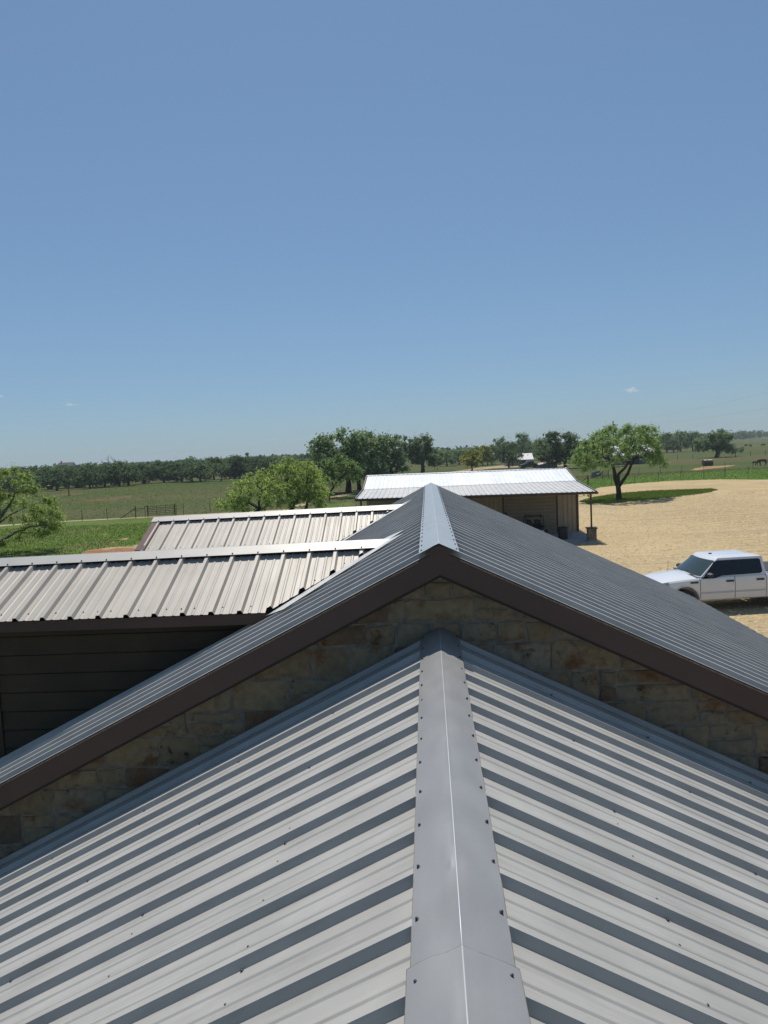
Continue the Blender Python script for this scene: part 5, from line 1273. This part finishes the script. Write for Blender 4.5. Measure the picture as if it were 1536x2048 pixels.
# ------------------------------------------------------------------ grass, weeds and pebbles
def in_poly(x, y, poly):
    c = np.zeros(len(x), bool); n = len(poly); j = n-1
    for i in range(n):
        xi, yi = poly[i][0], poly[i][1]; xj, yj = poly[j][0], poly[j][1]
        hit = ((yi > y) != (yj > y)) & (x < (xj-xi)*(y-yi)/(yj-yi+1e-12)+xi); c ^= hit; j = i
    return c
def blades(name, X, Y, h0, h1, m, z=0.0, w_=0.03):
    N = len(X); hh = h0+(h1-h0)*rng.random(N); a = rng.random(N)*6.283; lean = rng.normal(size=(N, 2))*.35*hh[:, None]
    dx, dy = np.cos(a)*w_*(.6+.8*rng.random(N)), np.sin(a)*w_*(.6+.8*rng.random(N))
    V = np.stack([np.stack([X-dx, Y-dy, np.full(N, z)], 1), np.stack([X+dx, Y+dy, np.full(N, z)], 1), np.stack([X+lean[:, 0], Y+lean[:, 1], z+hh], 1)], 1).reshape(-1, 3)
    me = bpy.data.meshes.new(name); me.vertices.add(3*N); me.vertices.foreach_set('co', V.astype(np.float32).ravel()); me.loops.add(3*N); me.loops.foreach_set('vertex_index', np.arange(3*N, dtype=np.int32))
    me.polygons.add(N); me.polygons.foreach_set('loop_start', np.arange(0, 3*N, 3, dtype=np.int32)); me.polygons.foreach_set('loop_total', np.full(N, 3, np.int32)); me.update(); me.validate(); me.materials.append(m)
    return kind(link(name, me), 'stuff')
X = rng.uniform(-60, -6, 120000); Y = rng.uniform(34, 71, 120000); nz = np.array([mnoise.noise(Vector((a*.12, b_*.12, 0))) for a, b_ in zip(X[::20], Y[::20])]).repeat(20)
k = (rng.random(len(X)) < .5+nz) & ((X+60)/54+ (Y-34)/58 > .25); k &= ~np.any([in_poly(X, Y, q_) for q_ in PATCH], axis=0); blades('lawn_grass', X[k], Y[k], .04, .15, M['blade'], .004, .03)
X = rng.uniform(14, 36, 45000); Y = rng.uniform(68, 90, 45000); k = in_poly(X, Y, island); blades('island_grass', X[k], Y[k], .05, .16, M['blade'], .018, .03)
X = rng.uniform(14, 70, 26000); Y = rng.uniform(86, 135, 26000); k = ~in_poly(X, Y, yard); blades('verge_grass', X[k], Y[k], .05, .14, M['blade'], .004, .05)
X = rng.uniform(-95, 20, 30000); Y = rng.uniform(80, 210, 30000); blades('field_grass', X, Y, .05, .16, M['blade'], 0, .07)
def pebbles(n):
    X = rng.uniform(5, 34, n); Y = 18 + 62*rng.random(n)**1.4; k = in_poly(X, Y, yard) & ~in_poly(X, Y, island) & ~((X < XR+.1) & (Y > 43)); X, Y = X[k], Y[k]; N = len(X)
    s_ = .016+.055*rng.random(N)**3; oc = np.array([(1, 0, 0), (0, 1, 0), (-1, 0, 0), (0, -1, 0), (0, 0, .7), (0, 0, -.3)])
    V = (oc[None]*(.7+.6*rng.random((N, 6, 1)))*s_[:, None, None] + np.stack([X, Y, np.full(N, .012)], 1)[:, None]).reshape(-1, 3)
    F = np.array([(0, 1, 4), (1, 2, 4), (2, 3, 4), (3, 0, 4)]); F = (F[None]+6*np.arange(N)[:, None, None]).reshape(-1)
    me = bpy.data.meshes.new('pebbles'); me.vertices.add(6*N); me.vertices.foreach_set('co', V.astype(np.float32).ravel()); me.loops.add(len(F)); me.loops.foreach_set('vertex_index', F.astype(np.int32))
    me.polygons.add(4*N); me.polygons.foreach_set('loop_start', np.arange(0, 12*N, 3, dtype=np.int32)); me.polygons.foreach_set('loop_total', np.full(4*N, 3, np.int32)); me.update(); me.validate(); me.materials.append(M['pebble'])
    return kind(link('pebbles', me), 'stuff')
pebbles(90000)

# ------------------------------------------------------------------ clouds and haze
def cloud(label, px, py, Y, wd, hg, dens_):
    c = P(px, py, Y); mb = MB(); k = Y/FPX; bm = bmesh.new()
    for _ in range(9):
        q = (rng.random()-.5)*1.5; s_ = (1-abs(q))*.75+.25
        mt = Matrix.Translation((c[0]+q*wd*k*.5, c[1]+rng.normal()*wd*k*.15, c[2]+rng.random()*hg*k*.35*s_)) @ Matrix.Diagonal((wd*k*.24*s_, wd*k*.22*s_, hg*k*.36*s_, 1))
        bmesh.ops.create_icosphere(bm, subdivisions=2, radius=1, matrix=mt)
    for v in bm.verts: v.co += Vector((mnoise.noise(v.co*.03), mnoise.noise(v.co*.03+Vector((9, 1, 1))), mnoise.noise(v.co*.03+Vector((2, 7, 3)))))*hg*k*.25
    for v in bm.verts: v.co -= Vector(tuple(c))
    me = bpy.data.meshes.new('cloud'); bm.to_mesh(me); bm.free()
    m = bpy.data.materials.new('cloud_vapour'); m.use_nodes = True; t = m.node_tree; t.nodes.remove(t.nodes['Principled BSDF'])
    vs = t.nodes.new('ShaderNodeVolumeScatter'); vs.inputs['Color'].default_value = (.98, .98, .98, 1); vs.inputs['Density'].default_value = dens_; vs.inputs['Anisotropy'].default_value = 0.2
    t.links.new(vs.outputs[0], t.nodes['Material Output'].inputs['Volume']); me.materials.append(m)
    tag(link('cloud', me, None, tuple(c)), label, 'cloud', 'small clouds low in the sky')
cloud('small white cloud in the right sky above the pasture', 1262, 782, 5200, 32, 13, .022)
cloud('thin white wisp of cloud in the left sky', 141, 810, 5200, 26, 6, .02)
cloud('white cloud scrap cut by the left frame edge', 2, 793, 5200, 18, 8, .022)
cloud('faint cloud wisp low over the middle horizon', 548, 877, 5200, 14, 4, .012)
HZ = bpy.data.materials.new('haze_air'); HZ.use_nodes = True; t = HZ.node_tree; t.nodes.remove(t.nodes['Principled BSDF'])
pv = t.nodes.new('ShaderNodeVolumePrincipled'); pv.inputs['Color'].default_value = (.80, .88, .97, 1); pv.inputs['Density'].default_value = 0.00020; pv.inputs['Anisotropy'].default_value = 0.0
t.links.new(pv.outputs[0], t.nodes['Material Output'].inputs['Volume'])
hzm = MB().box((-6490, -6490, -1.5), (6490, 6490, 42)); me = mesh_from('haze', hzm.v, hzm.f, HZ); kind(link('haze', me), 'stuff')
